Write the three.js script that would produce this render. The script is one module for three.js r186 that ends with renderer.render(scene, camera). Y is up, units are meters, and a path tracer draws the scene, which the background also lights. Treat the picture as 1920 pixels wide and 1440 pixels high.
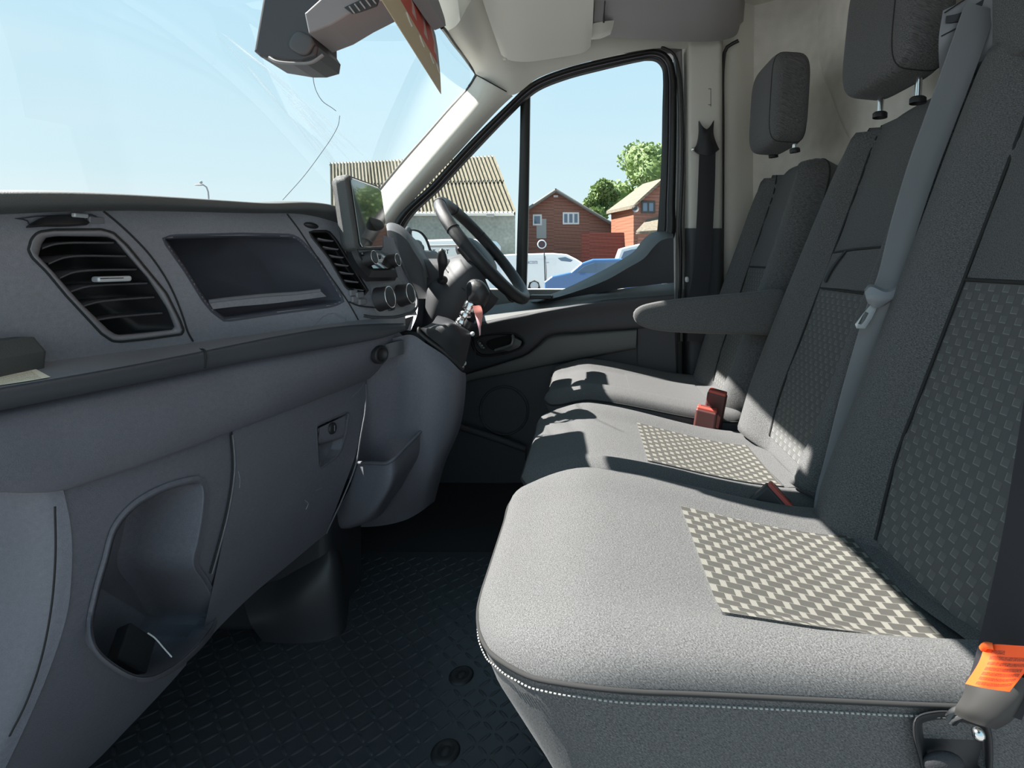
import * as THREE from 'three';
import { RoundedBoxGeometry } from 'three/addons/geometries/RoundedBoxGeometry.js';
import { mergeGeometries, mergeVertices } from 'three/addons/utils/BufferGeometryUtils.js';
import { ImprovedNoise } from 'three/addons/math/ImprovedNoise.js';

// ---------------------------------------------------------------- camera, sky, sun, exposure
// x runs across the van (away from the open passenger door), y up, z towards the rear. The eye is 1.45 m above the ground.
const CY = 1.45, FOCAL = 1000, VPX = 1105, VPY = 485;
const scene = new THREE.Scene();
const camera = new THREE.PerspectiveCamera(2 * Math.atan(720 / FOCAL) * 180 / Math.PI, 1920 / 1440, 0.02, 400);
camera.position.set(0, CY, 0);
camera.lookAt(1, CY, 0);
camera.setViewOffset(1920, 1440, 960 - VPX, 720 - VPY, 1920, 1440);
scene.add(camera);
const renderer = new THREE.WebGLRenderer();
renderer.toneMapping = THREE.LinearToneMapping;
renderer.toneMappingExposure = 1.55;
renderer.shadowMap.enabled = true;
{
  const w = 512, h = 256, data = new Float32Array(w * h * 4), n = new ImprovedNoise();
  for (let j = 0; j < h; j++) for (let i = 0; i < w; i++) {
    const el = ((j + 0.5) / h - 0.5) * Math.PI, az = (i + 0.5) / w * Math.PI * 2;
    const t = Math.pow(Math.max(0, Math.sin(Math.max(0, el))), 0.55);
    let c = [0.585 + (0.22 - 0.585) * t, 0.65 + (0.485 - 0.65) * t, 0.635 + (0.67 - 0.635) * t];
    const ca = Math.cos(az) * Math.cos(el), cb = Math.sin(az) * Math.cos(el);
    let cl = n.noise(ca * 3 + cb * 2, Math.sin(el) * 16, cb * 3 + 5) * 0.6 + n.noise(ca * 8, Math.sin(el) * 34, cb * 8) * 0.3;
    cl = Math.max(0, cl - 0.08) * 0.35;
    c = c.map((v) => v + (0.68 - v) * cl);
    if (el < 0) c = [0.4, 0.42, 0.42];
    data.set([...c, 1], (j * w + i) * 4);
  }
  const t = new THREE.DataTexture(data, w, h, THREE.RGBAFormat, THREE.FloatType);
  t.mapping = THREE.EquirectangularReflectionMapping; t.magFilter = THREE.LinearFilter; t.needsUpdate = true;
  scene.background = t; scene.environment = t;
}
const sun = new THREE.DirectionalLight(new THREE.Color(1, 0.955, 0.90), 12.6);
sun.position.set(0.6 + 0.18 * 8, CY + 1.14 * 8, -1.0 * 8);
sun.target.position.set(0.6, CY, 0);
sun.castShadow = true; sun.shadow.mapSize.set(4096, 4096); sun.shadow.radius = 1;
Object.assign(sun.shadow.camera, { left: -4, right: 4, top: 4, bottom: -4, near: 1, far: 60 });
sun.name = 'sun';
scene.add(sun, sun.target);

// ---------------------------------------------------------------- helpers
let seed = 7;
const rnd = () => ((seed = (seed * 1664525 + 1013904223) >>> 0) / 4294967296);
const V = (x, y, z) => new THREE.Vector3(x, y + CY, z);                       // y from eye height
const P = (px, py, d) => V(d, (VPY - py) / FOCAL * d, (px - VPX) / FOCAL * d); // a point measured in the photograph, at its distance across the cab
const clamp = (x, a = 0, b = 1) => Math.min(b, Math.max(a, x));
const lerp = (a, b, t) => a + (b - a) * t;
const sstep = (a, b, x) => { const t = clamp((x - a) / (b - a)); return t * t * (3 - 2 * t); };
function curve1(p) {                                                           // smooth function through [x, y] pairs
  const n = p.length, m = p.map((q, i) => i === 0 ? (p[1][1] - q[1]) / (p[1][0] - q[0]) : i === n - 1 ? (q[1] - p[i - 1][1]) / (q[0] - p[i - 1][0])
    : ((q[1] - p[i - 1][1]) / (q[0] - p[i - 1][0]) + (p[i + 1][1] - q[1]) / (p[i + 1][0] - q[0])) / 2);
  return (x) => {
    if (x <= p[0][0]) return p[0][1] + m[0] * (x - p[0][0]);
    if (x >= p[n - 1][0]) return p[n - 1][1] + m[n - 1] * (x - p[n - 1][0]);
    let i = 0; while (x > p[i + 1][0]) i++;
    const h = p[i + 1][0] - p[i][0], t = (x - p[i][0]) / h, t2 = t * t, t3 = t2 * t;
    return (2 * t3 - 3 * t2 + 1) * p[i][1] + (t3 - 2 * t2 + t) * h * m[i] + (-2 * t3 + 3 * t2) * p[i + 1][1] + (t3 - t2) * h * m[i + 1];
  };
}
const sampleLine = (pts, n, smooth = true) => {
  if (pts.length === 2 || !smooth) {
    const out = [], seg = pts.length - 1;
    for (let i = 0; i <= n; i++) { const t = i / n * seg, k = Math.min(seg - 1, Math.floor(t)); out.push(pts[k].clone().lerp(pts[k + 1], t - k)); }
    return out;
  }
  const c = new THREE.CatmullRomCurve3(pts, false, 'centripetal');
  return Array.from({ length: n + 1 }, (_, i) => c.getPoint(i / n));
};
// surface through rows of points
function skin(rows, nu = 24, nv = 12, { smoothU = true, smoothV = true } = {}) {
  const r = rows.map((row) => sampleLine(row, nu, smoothU)), pos = [], uv = [], idx = [], cols = [];
  for (let i = 0; i <= nu; i++) cols.push(sampleLine(r.map((row) => row[i]), nv, smoothV));
  const lu = [0]; for (let i = 1; i <= nu; i++) lu.push(lu[i - 1] + cols[i][0].distanceTo(cols[i - 1][0]));
  for (let i = 0; i <= nu; i++) { let l = 0; for (let j = 0; j <= nv; j++) { if (j) l += cols[i][j].distanceTo(cols[i][j - 1]); pos.push(...cols[i][j]); uv.push(lu[i], l); } }
  for (let i = 0; i < nu; i++) for (let j = 0; j < nv; j++) { const a = i * (nv + 1) + j, b = a + nv + 1; idx.push(a, b, a + 1, a + 1, b, b + 1); }
  return geo(pos, idx, uv);
}
function geo(pos, idx, uv) {
  const g = new THREE.BufferGeometry();
  g.setAttribute('position', new THREE.Float32BufferAttribute(pos, 3));
  g.setIndex(idx); g.computeVertexNormals();
  if (uv) g.setAttribute('uv', new THREE.Float32BufferAttribute(uv, 2)); else boxUV(g);
  return g;
}
function boxUV(g) {
  const p = g.attributes.position, n = g.attributes.normal, uv = [];
  for (let i = 0; i < p.count; i++) {
    const ax = Math.abs(n.getX(i)), ay = Math.abs(n.getY(i)), az = Math.abs(n.getZ(i));
    if (ax >= ay && ax >= az) uv.push(p.getZ(i), p.getY(i)); else if (ay >= az) uv.push(p.getX(i), p.getZ(i)); else uv.push(p.getX(i), p.getY(i));
  }
  g.setAttribute('uv', new THREE.Float32BufferAttribute(uv, 2));
  return g;
}
// solid sheet: a surface and its back, joined at the rim
function sheet(rows, nu, nv, back, opt) {
  const a = skin(rows, nu, nv, opt), b = skin(rows.map((r) => r.map((p) => p.clone().add(back))), nu, nv, opt);
  const edge = [], n = nv + 1;
  for (let i = 0; i <= nu; i++) edge.push(i * n); for (let j = 1; j <= nv; j++) edge.push(nu * n + j);
  for (let i = nu - 1; i >= 0; i--) edge.push(i * n + nv); for (let j = nv - 1; j >= 1; j--) edge.push(j);
  const pos = [], idx = [], pa = a.attributes.position, pb = b.attributes.position, v = new THREE.Vector3();
  edge.forEach((e) => { pos.push(...v.fromBufferAttribute(pa, e)); pos.push(...v.fromBufferAttribute(pb, e)); });
  for (let i = 0; i < edge.length; i++) { const k = i * 2, m = ((i + 1) % edge.length) * 2; idx.push(k, k + 1, m, m, k + 1, m + 1); }
  return merged([a, b, geo(pos, idx)]);
}
function merged(list) {
  const l = list.flat().filter(Boolean).map((g) => {
    const h = g.index ? g : g.clone();
    if (!h.index) h.setIndex([...Array(h.attributes.position.count).keys()]);
    for (const k of Object.keys(h.attributes)) if (!['position', 'normal', 'uv'].includes(k)) h.deleteAttribute(k);
    if (!h.attributes.uv) boxUV(h);
    return h;
  });
  return l.length === 1 ? l[0] : mergeGeometries(l);
}
// closed loops joined one to the next; cap closes the last (and first) with a fan
function rings(loops, { cap = false, capFirst = false, uv = null } = {}) {
  const n = loops[0].length, pos = [], idx = [];
  loops.forEach((l) => l.forEach((p) => pos.push(p.x, p.y, p.z)));
  for (let k = 0; k < loops.length - 1; k++) for (let i = 0; i < n; i++) { const a = k * n + i, b = k * n + (i + 1) % n; idx.push(a, b, a + n, b, b + n, a + n); }
  const fan = (k) => { const c = new THREE.Vector3(); loops[k].forEach((p) => c.add(p)); c.multiplyScalar(1 / n); const at = pos.length / 3; pos.push(c.x, c.y, c.z); for (let i = 0; i < n; i++) idx.push(k * n + i, k * n + (i + 1) % n, at); };
  if (cap) fan(loops.length - 1); if (capFirst) fan(0);
  return geo(pos, idx, uv);
}
const clothUV = (g, f) => { const p = g.attributes.position, uv = g.attributes.uv; for (let i = 0; i < p.count; i++) uv.setXY(i, ...f(p.getX(i), p.getY(i), p.getZ(i))); return g; };   // cloth coordinates without breaks
const onSeat = (x, y, z) => [x + y, z + y], onBack = (x, y, z) => [x + 0.12 * z, y + 0.5 * z];
// evenly spaced points round a closed outline of [a, b] pairs
function outline(p, n, smooth = false) {
  let q = p;
  if (smooth) { const c = new THREE.CatmullRomCurve3(p.map(([a, b]) => new THREE.Vector3(a, b, 0)), true, 'centripetal'); q = c.getPoints(n * 3).slice(0, -1).map((v) => [v.x, v.y]); }
  const len = [0]; for (let i = 0; i < q.length; i++) { const a = q[i], b = q[(i + 1) % q.length]; len.push(len[i] + Math.hypot(a[0] - b[0], a[1] - b[1])); }
  const out = []; let k = 0;
  for (let i = 0; i < n; i++) { const t = i / n * len[q.length]; while (len[k + 1] < t) k++; const f = (t - len[k]) / (len[k + 1] - len[k]), a = q[k], b = q[(k + 1) % q.length]; out.push([lerp(a[0], b[0], f), lerp(a[1], b[1], f)]); }
  return out;
}
const shrink = (loop, by) => {                                                  // inset of an outline along its own normals
  const n = loop.length; let area = 0;
  loop.forEach((a, i) => { const b = loop[(i + 1) % n]; area += a[0] * b[1] - b[0] * a[1]; });
  const s = Math.sign(area);
  return loop.map((p, i) => { const a = loop[(i + n - 1) % n], b = loop[(i + 1) % n], l = Math.hypot(b[0] - a[0], b[1] - a[1]) || 1; return [p[0] - s * (b[1] - a[1]) / l * by, p[1] + s * (b[0] - a[0]) / l * by]; });
};
const inside = (poly, x, y) => { let c = false; for (let i = 0, j = poly.length - 1; i < poly.length; j = i++) { const [a, b] = poly[i], [e, f] = poly[j]; if ((b > y) !== (f > y) && x < (e - a) * (y - b) / (f - b) + a) c = !c; } return c; };
const tube = (pts, r, seg = 24, rad = 8, closed = false) => new THREE.TubeGeometry(new THREE.CatmullRomCurve3(pts, closed, 'centripetal'), seg, r, rad, closed);
const box = (x0, x1, y0, y1, z0, z1, r = 0) => { const w = Math.abs(x1 - x0), h = Math.abs(y1 - y0), d = Math.abs(z1 - z0); const g = r ? new RoundedBoxGeometry(w, h, d, 3, Math.min(r, w / 2.01, h / 2.01, d / 2.01)) : new THREE.BoxGeometry(w, h, d); return boxUV(g.translate((x0 + x1) / 2, (y0 + y1) / 2 + CY, (z0 + z1) / 2)); };
const cyl = (r0, r1, h, at, dir, seg = 28) => { const g = new THREE.CylinderGeometry(r1, r0, h, seg); g.applyQuaternion(new THREE.Quaternion().setFromUnitVectors(new THREE.Vector3(0, 1, 0), dir.clone().normalize())); return g.translate(at.x, at.y, at.z); };
const lathe = (prof, at, dir, seg = 32) => { const g = new THREE.LatheGeometry(prof.map(([r, h]) => new THREE.Vector2(r, h)), seg); g.applyQuaternion(new THREE.Quaternion().setFromUnitVectors(new THREE.Vector3(0, 1, 0), dir.clone().normalize())); return g.translate(at.x, at.y, at.z); };
const quat = (x, y, z) => new THREE.Quaternion().setFromEuler(new THREE.Euler(x, y, z));
function egg(w, h, d, e = 0.5, nu = 36, nv = 24) {                               // superellipsoid
  const f = (c) => Math.sign(c) * Math.pow(Math.abs(c), e), pos = [], idx = [];
  for (let j = 0; j <= nv; j++) for (let i = 0; i < nu; i++) { const a = i / nu * 2 * Math.PI, b = (j / nv - 0.5) * Math.PI; pos.push(w / 2 * f(Math.cos(b)) * f(Math.cos(a)), h / 2 * f(Math.sin(b)), d / 2 * f(Math.cos(b)) * f(Math.sin(a))); }
  for (let j = 0; j < nv; j++) for (let i = 0; i < nu; i++) { const a = j * nu + i, b = j * nu + (i + 1) % nu; idx.push(a, a + nu, b, b, a + nu, b + nu); }
  return geo(pos, idx);
}
const extrudeX = (poly, x0, x1, bevel = 0.004) => {                              // outline of [z, y] pairs pushed across the cab
  const s = new THREE.Shape(poly.map(([z, y]) => new THREE.Vector2(z, y)));
  const g = new THREE.ExtrudeGeometry(s, { depth: x1 - x0 - 2 * bevel, bevelEnabled: bevel > 0, bevelSize: bevel, bevelThickness: bevel, bevelSegments: 3, curveSegments: 8 });
  g.translate(0, 0, bevel); g.applyMatrix4(new THREE.Matrix4().set(0, 0, 1, x0, 0, 1, 0, CY, 1, 0, 0, 0, 0, 0, 0, 1));
  const ix = g.index; if (ix) for (let i = 0; i < ix.count; i += 3) { const t = ix.getX(i); ix.setX(i, ix.getX(i + 1)); ix.setX(i + 1, t); }
  else for (const a of Object.values(g.attributes)) for (let i = 0; i < a.count; i += 3) for (let c = 0; c < a.itemSize; c++) { const t = a.getComponent(i, c); a.setComponent(i, c, a.getComponent(i + 1, c)); a.setComponent(i + 1, c, t); }
  g.computeVertexNormals();
  return boxUV(g);
};
const used = {};
const numbered = (name) => { const k = used[name] = (used[name] ?? -1) + 1; return k ? name + '_' + String(k).padStart(3, '0') : name; };
function obj(name, geos, m, parent) {
  const g = Array.isArray(geos) ? merged(geos) : geos, o = new THREE.Mesh(g, m);
  o.name = parent ? name : numbered(name); o.castShadow = o.receiveShadow = true; (parent ?? scene).add(o);
  return o;
}
function thing(name, label, category, group) {
  const o = new THREE.Group(); o.name = numbered(name); scene.add(o); o.userData = { label, category }; if (group) o.userData.group = group; return o;
}
const tag = (o, label, category, group) => { Object.assign(o.userData, { label, category }); if (group) o.userData.group = group; return o; };
const struct = (o, label) => { Object.assign(o.userData, { kind: 'structure', label, category: 'structure' }); return o; };
function structGroup(name, label) { const o = new THREE.Group(); o.name = name; scene.add(o); return struct(o, label); }

// ---------------------------------------------------------------- materials
const perlin = new ImprovedNoise();
function texture(w, h, f, srgb = true) {
  const d = new Uint8Array(w * h * 4);
  for (let j = 0; j < h; j++) for (let i = 0; i < w; i++) { const c = f(i / w, j / h, i, j); d.set([...(Array.isArray(c) ? c : [c, c, c]).map((v) => Math.round(clamp(v) * 255)), 255], (j * w + i) * 4); }
  const t = new THREE.DataTexture(d, w, h); t.wrapS = t.wrapT = THREE.RepeatWrapping; t.magFilter = THREE.LinearFilter; t.minFilter = THREE.LinearMipmapLinearFilter; t.generateMipmaps = true;
  if (srgb) t.colorSpace = THREE.SRGBColorSpace; t.needsUpdate = true; return t;
}
const rep = (t, per, perV = per) => { const c = t.clone(); c.repeat.set(1 / per, 1 / perV); c.needsUpdate = true; return c; };
const wrapNoise = (u, v, f, s = 0) => { const a = (x, y) => perlin.noise(x * f, y * f, s); return a(u, v) * (1 - u) * (1 - v) + a(u - 1, v) * u * (1 - v) + a(u, v - 1) * (1 - u) * v + a(u - 1, v - 1) * u * v; };
const grainT = texture(512, 512, (u, v) => 0.5 + 0.5 * wrapNoise(u, v, 90) + 0.35 * wrapNoise(u, v, 45, 3), false);
const fineT = texture(512, 512, () => rnd(), false);
const scuffT = texture(512, 512, (u, v) => 0.93 + 0.035 * wrapNoise(u, v, 6, 8) + 0.05 * wrapNoise(u, v, 60, 1) + 0.07 * (rnd() - 0.5));
const melangeT = texture(512, 512, (u, v, i, j) => { const warp = wrapNoise(u, v, 180, 2), twill = ((i + j) % 4 < 2 ? 1 : 0); return clamp(0.76 + 0.40 * warp + 0.34 * (rnd() - 0.5) + 0.08 * (twill - 0.5)); });
const fabricB = texture(256, 256, (u, v, i, j) => 0.5 + 0.3 * Math.sin((i + j) * Math.PI / 2) + 0.2 * (rnd() - 0.5), false);
const weaveC = (u, v, light, dark) => {                                          // woven block pattern, two rows to a repeat
  const row = v < 0.5 ? 0 : 1, vv = (v * 2) % 1, uu = (u + row * 0.5) % 1;
  const bar = uu < 0.29, line = vv < 0.10;
  return bar ? light * (0.82 + 0.18 * Math.sin(uu / 0.29 * Math.PI * 10)) : line ? light * 0.72 : dark;
};
const weaveT = texture(512, 512, (u, v) => { const c = weaveC((u * 2) % 1, (v * 2) % 1, 0.67, 0.31) * (0.86 + 0.28 * rnd()); return [c, c * 0.985, c * 0.93]; });
const weaveBackT = texture(512, 512, (u, v) => {
  const U = (u * 2) % 1, W = (v * 2) % 1, row = W < 0.5 ? 0 : 1, vv = (W * 2) % 1, uu = (U + row * 0.5) % 1, sq = uu < 0.36 && vv > 0.12;
  const c = (sq ? (uu < 0.05 || vv > 0.90 ? 0.54 : 0.43) : 0.385) * (0.92 + 0.16 * rnd()); return [c, c * 0.99, c * 0.965];
});
const weaveB = texture(256, 256, (u, v) => { const U = (u * 2) % 1, W = (v * 2) % 1, row = W < 0.5 ? 0 : 1, vv = (W * 2) % 1, uu = (U + row * 0.5) % 1; return (uu < 0.3 ? 0.25 : 0.8) * (vv < 0.1 ? 0.4 : 1); }, false);
const M = (o) => new THREE.MeshPhysicalMaterial({ side: THREE.DoubleSide, ...o });
const L = (r, g, b) => new THREE.Color().setRGB(r, g ?? r, b ?? r);
const bumpGrain = rep(grainT, 0.09), scuffMap = rep(scuffT, 0.35);
const mat = {
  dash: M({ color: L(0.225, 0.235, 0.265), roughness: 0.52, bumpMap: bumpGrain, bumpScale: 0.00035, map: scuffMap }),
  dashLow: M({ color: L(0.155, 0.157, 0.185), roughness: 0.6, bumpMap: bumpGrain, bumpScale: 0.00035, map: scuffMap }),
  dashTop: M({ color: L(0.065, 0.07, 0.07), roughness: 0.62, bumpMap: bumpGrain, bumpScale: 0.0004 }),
  lip: M({ color: L(0.05, 0.056, 0.066), roughness: 0.45, bumpMap: bumpGrain, bumpScale: 0.0002 }),
  black: M({ color: L(0.018, 0.018, 0.02), roughness: 0.5 }),
  blackSoft: M({ color: L(0.022, 0.022, 0.025), roughness: 0.75, bumpMap: bumpGrain, bumpScale: 0.0002 }),
  tray: M({ color: L(0.06, 0.066, 0.085), roughness: 0.7, bumpMap: bumpGrain, bumpScale: 0.0002 }),
  gloss: M({ color: L(0.008), roughness: 0.08, clearcoat: 1, clearcoatRoughness: 0.05 }),
  screen: M({ color: L(0.01, 0.01, 0.011), roughness: 0.12, clearcoat: 1, clearcoatRoughness: 0.03 }),
  slat: M({ color: L(0.06, 0.062, 0.068), roughness: 0.45 }),
  vent: M({ color: L(0.20, 0.20, 0.215), roughness: 0.42 }),
  doorDark: M({ color: L(0.05, 0.052, 0.058), roughness: 0.6, bumpMap: bumpGrain, bumpScale: 0.0003 }),
  doorGrey: M({ color: L(0.115, 0.117, 0.115), roughness: 0.65, bumpMap: bumpGrain, bumpScale: 0.0003 }),
  cream: M({ color: L(0.62, 0.60, 0.54), roughness: 0.72, bumpMap: rep(fineT, 0.12), bumpScale: 0.00012 }),
  creamWall: M({ color: L(0.85, 0.82, 0.74), roughness: 0.85, bumpMap: rep(fineT, 0.15), bumpScale: 0.0002, map: rep(texture(256, 256, (u, v) => 0.94 + 0.05 * wrapNoise(u, v, 8, 4) + 0.04 * (rnd() - 0.5)), 0.3) }),
  greyTrim: M({ color: L(0.30, 0.30, 0.29), roughness: 0.6 }),
  visorGrey: M({ color: L(0.30, 0.285, 0.285), roughness: 0.8, bumpMap: rep(fineT, 0.1), bumpScale: 0.0002 }),
  rubber: M({ color: L(0.012, 0.012, 0.014), roughness: 0.55 }),
  seal: M({ color: L(0.014), roughness: 0.42 }),
  fabric: M({ color: L(0.168, 0.168, 0.17), roughness: 0.95, map: rep(melangeT, 0.26), bumpMap: rep(fabricB, 0.05), bumpScale: 0.00025, sheen: 0.25, sheenRoughness: 0.6, sheenColor: L(0.4, 0.42, 0.45) }),
  fabricBack: M({ color: L(0.168, 0.168, 0.17), roughness: 0.95, map: rep(melangeT, 0.26), bumpMap: rep(fabricB, 0.05), bumpScale: 0.00025, sheen: 0.25, sheenRoughness: 0.6, sheenColor: L(0.4, 0.42, 0.45) }),
  fabricDriver: M({ color: L(0.168, 0.168, 0.17), roughness: 0.95, map: rep(melangeT, 0.26), bumpMap: rep(fabricB, 0.05), bumpScale: 0.00025, sheen: 0.25, sheenRoughness: 0.6, sheenColor: L(0.4, 0.42, 0.45) }),
  weave: M({ color: L(0.66), roughness: 0.95, map: rep(weaveT, 0.055, 0.05), bumpMap: rep(weaveB, 0.055, 0.05), bumpScale: 0.0008 }),
  weaveBack: M({ color: L(0.70, 0.72, 0.75), roughness: 0.95, map: rep(weaveBackT, 0.055, 0.05), bumpMap: rep(weaveB, 0.055, 0.05), bumpScale: 0.0006 }),
  seam: M({ color: L(0.02), roughness: 0.9 }),
  stitch: M({ color: L(0.36, 0.35, 0.33), roughness: 0.9 }),
  belt: M({ color: L(0.17, 0.18, 0.19), roughness: 0.5, bumpMap: rep(fabricB, 0.03), bumpScale: 0.0002 }),
  beltDark: M({ color: L(0.014, 0.014, 0.018), roughness: 0.6, bumpMap: rep(fabricB, 0.03), bumpScale: 0.0002 }),
  chrome: M({ color: L(0.75, 0.75, 0.74), metalness: 1, roughness: 0.16 }),
  steel: M({ color: L(0.6, 0.6, 0.58), metalness: 0.9, roughness: 0.35 }),
  plate: M({ color: L(0.55, 0.58, 0.6), metalness: 0.3, roughness: 0.4 }),
  red: M({ color: L(0.42, 0.07, 0.05), roughness: 0.45 }),
  redDark: M({ color: L(0.09, 0.03, 0.028), roughness: 0.5 }),
  beltShell: M({ color: L(0.20, 0.21, 0.225), roughness: 0.4 }),
  glass: M({ color: L(0.97, 0.985, 0.98), transmission: 1, roughness: 0, ior: 1.45, thickness: 0 }),
  mirror: M({ color: L(0.85, 0.88, 0.9), metalness: 1, roughness: 0.03 }),
  leather: M({ color: L(0.02, 0.02, 0.022), roughness: 0.42, bumpMap: rep(grainT, 0.05), bumpScale: 0.0003 }),
  gaiter: M({ color: L(0.022, 0.024, 0.028), roughness: 0.5, bumpMap: rep(grainT, 0.05), bumpScale: 0.0003 }),
};

// ================================================================ the setting
const FLOOR = -0.79, ROOF = 0.96;
// ground outside
{
  const t = rep(texture(512, 512, (u, v) => { const c = 0.50 + 0.06 * wrapNoise(u, v, 8, 2) + 0.08 * wrapNoise(u, v, 60) + 0.05 * (rnd() - 0.5); return [c * 0.98, c * 0.99, c]; }), 4);
  struct(obj('floor_yard', boxUV(new THREE.PlaneGeometry(240, 240).rotateX(-Math.PI / 2).translate(60, 0, 0)), M({ color: L(0.85), roughness: 0.95, map: t })), 'pale concrete yard outside the van');
}
struct(obj('floor', [box(0.2, 2.06, FLOOR - 0.05, FLOOR, -1.2, 0.85)], mat.blackSoft), 'black cab floor under the rubber mat');
struct(obj('wall_front', [box(0.25, 2.06, FLOOR, 0.02, -1.25, -1.2), box(0.25, 2.06, FLOOR, -0.2, -1.0, -0.95)], mat.black), 'dark firewall at the front of the footwell');
struct(obj('ceiling', [box(0.16, 2.16, ROOF, ROOF + 0.05, -0.75, 0.95), box(0.16, 0.26, 0.74, ROOF, -0.5, 0.95)], mat.cream), 'cream roof lining of the cab');
// bulkhead: curved cream panel behind the seats
{
  const plan = [[2.06, 0.50], [2.03, 0.60], [1.96, 0.70], [1.84, 0.765], [1.6, 0.79], [1.2, 0.795], [0.7, 0.795], [0.2, 0.79]];
  const row = (y, dz) => plan.map(([x, z]) => V(x, y, z + dz));
  const b = struct(obj('wall_rear', sheet([row(FLOOR, 0), row(-0.2, 0), row(0.3, 0), row(ROOF, 0.01)], 60, 6, new THREE.Vector3(0, 0, 0.03)), mat.creamWall), 'cream moulded bulkhead behind the seats');
  // pressed shape of the panel: a soft raised field with a rounded edge
  const f = outline([[1.98, 0.98], [1.02, 0.98], [1.02, 0.37], [1.2, 0.31], [1.5, 0.27], [1.62, 0.36], [1.72, 0.5]].map(([x, y]) => [x, y]), 80, true);
  const at = (p, z) => V(p[0], p[1], z);
  obj('pressed_panel', rings([f.map((p) => at(p, 0.792)), shrink(f, 0.012).map((p) => at(p, 0.782)), shrink(f, 0.03).map((p) => at(p, 0.779))], { cap: true }), mat.creamWall, b);
}

// ---- windscreen
const wsZ = (x, y) => { const t = clamp((0.68 - y) / 0.66, -0.3, 1.2), c = lerp(0.03, 0.25, t), u = (x - 1.15) / 0.85; return -0.47 - (0.68 - y) * 0.98 + c * u * u; };
function hit(px, py, surf, lo = 0.25, hi = 2.5) {
  const F = (d) => (px - VPX) / FOCAL * d - surf(d, (VPY - py) / FOCAL * d);
  let a = lo; for (let d = lo; d < hi; d += 0.01) { if (F(d) <= 0) { let p = Math.max(lo, d - 0.01), q = d; for (let k = 0; k < 24; k++) { const m = (p + q) / 2; if (F(m) > 0) p = m; else q = m; } return P(px, py, (p + q) / 2); } a = d; }
  return P(px, py, a);
}
{
  const xs = [0.22, 0.5, 0.8, 1.15, 1.5, 1.8, 2.04], row = (y) => xs.map((x) => V(x, y, wsZ(x, y)));
  const w = structGroup('window_1', 'large raked windscreen with a crack and wipe marks');
  const arch = xs.map((x) => { const y = 0.815 - 0.2 * (x - 1.15) * (x - 1.15); return V(x, y, wsZ(x, y)); });
  obj('pane', skin([arch, row(0.45), row(0.2), row(-0.02)], 40, 24), mat.glass, w);
  const onGlass = (list, r) => tube(list.map(([a, b]) => hit(a, b, (x, y) => wsZ(x, y) + 0.004)), r, 40, 6);
  obj('crack', [onGlass([[586, 120], [587, 145], [592, 168], [605, 190], [622, 202], [630, 208]], 0.0009), onGlass([[637, 217], [634, 235], [622, 258], [600, 290], [570, 330], [530, 375]], 0.0009)], M({ color: L(0.16, 0.18, 0.2), roughness: 0.3 }), w);
  const smear = M({ color: L(0.9, 0.95, 1), roughness: 0.9, transparent: true, opacity: 0.16 }), st = [];
  for (let k = 0; k < 34; k++) {
    const t0 = rnd() * 0.75, t1 = Math.min(1, t0 + 0.12 + rnd() * 0.3), off = (rnd() - 0.5) * 2, q = (t) => [lerp(388, 655, Math.pow(t, 0.85)) - off * lerp(4, 46, t) * 0.7, lerp(50, 318, t) + off * lerp(4, 46, t) * 0.6];
    const wd = 0.5 + rnd() * 1.3, A = q(t0), B = q(t1), g = (c, s) => hit(c[0] + s * wd, c[1] - s * wd, (x, y) => wsZ(x, y) + 0.003);
    st.push(skin([[g(A, 0.2), g([(A[0] + B[0]) / 2, (A[1] + B[1]) / 2], 1), g(B, 0.2)], [g(A, -0.2), g([(A[0] + B[0]) / 2, (A[1] + B[1]) / 2], -1), g(B, -0.2)]], 6, 1));
  }
  const s = obj('wipe_marks', st, smear, w); s.userData.kind = 'stuff';
}

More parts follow.
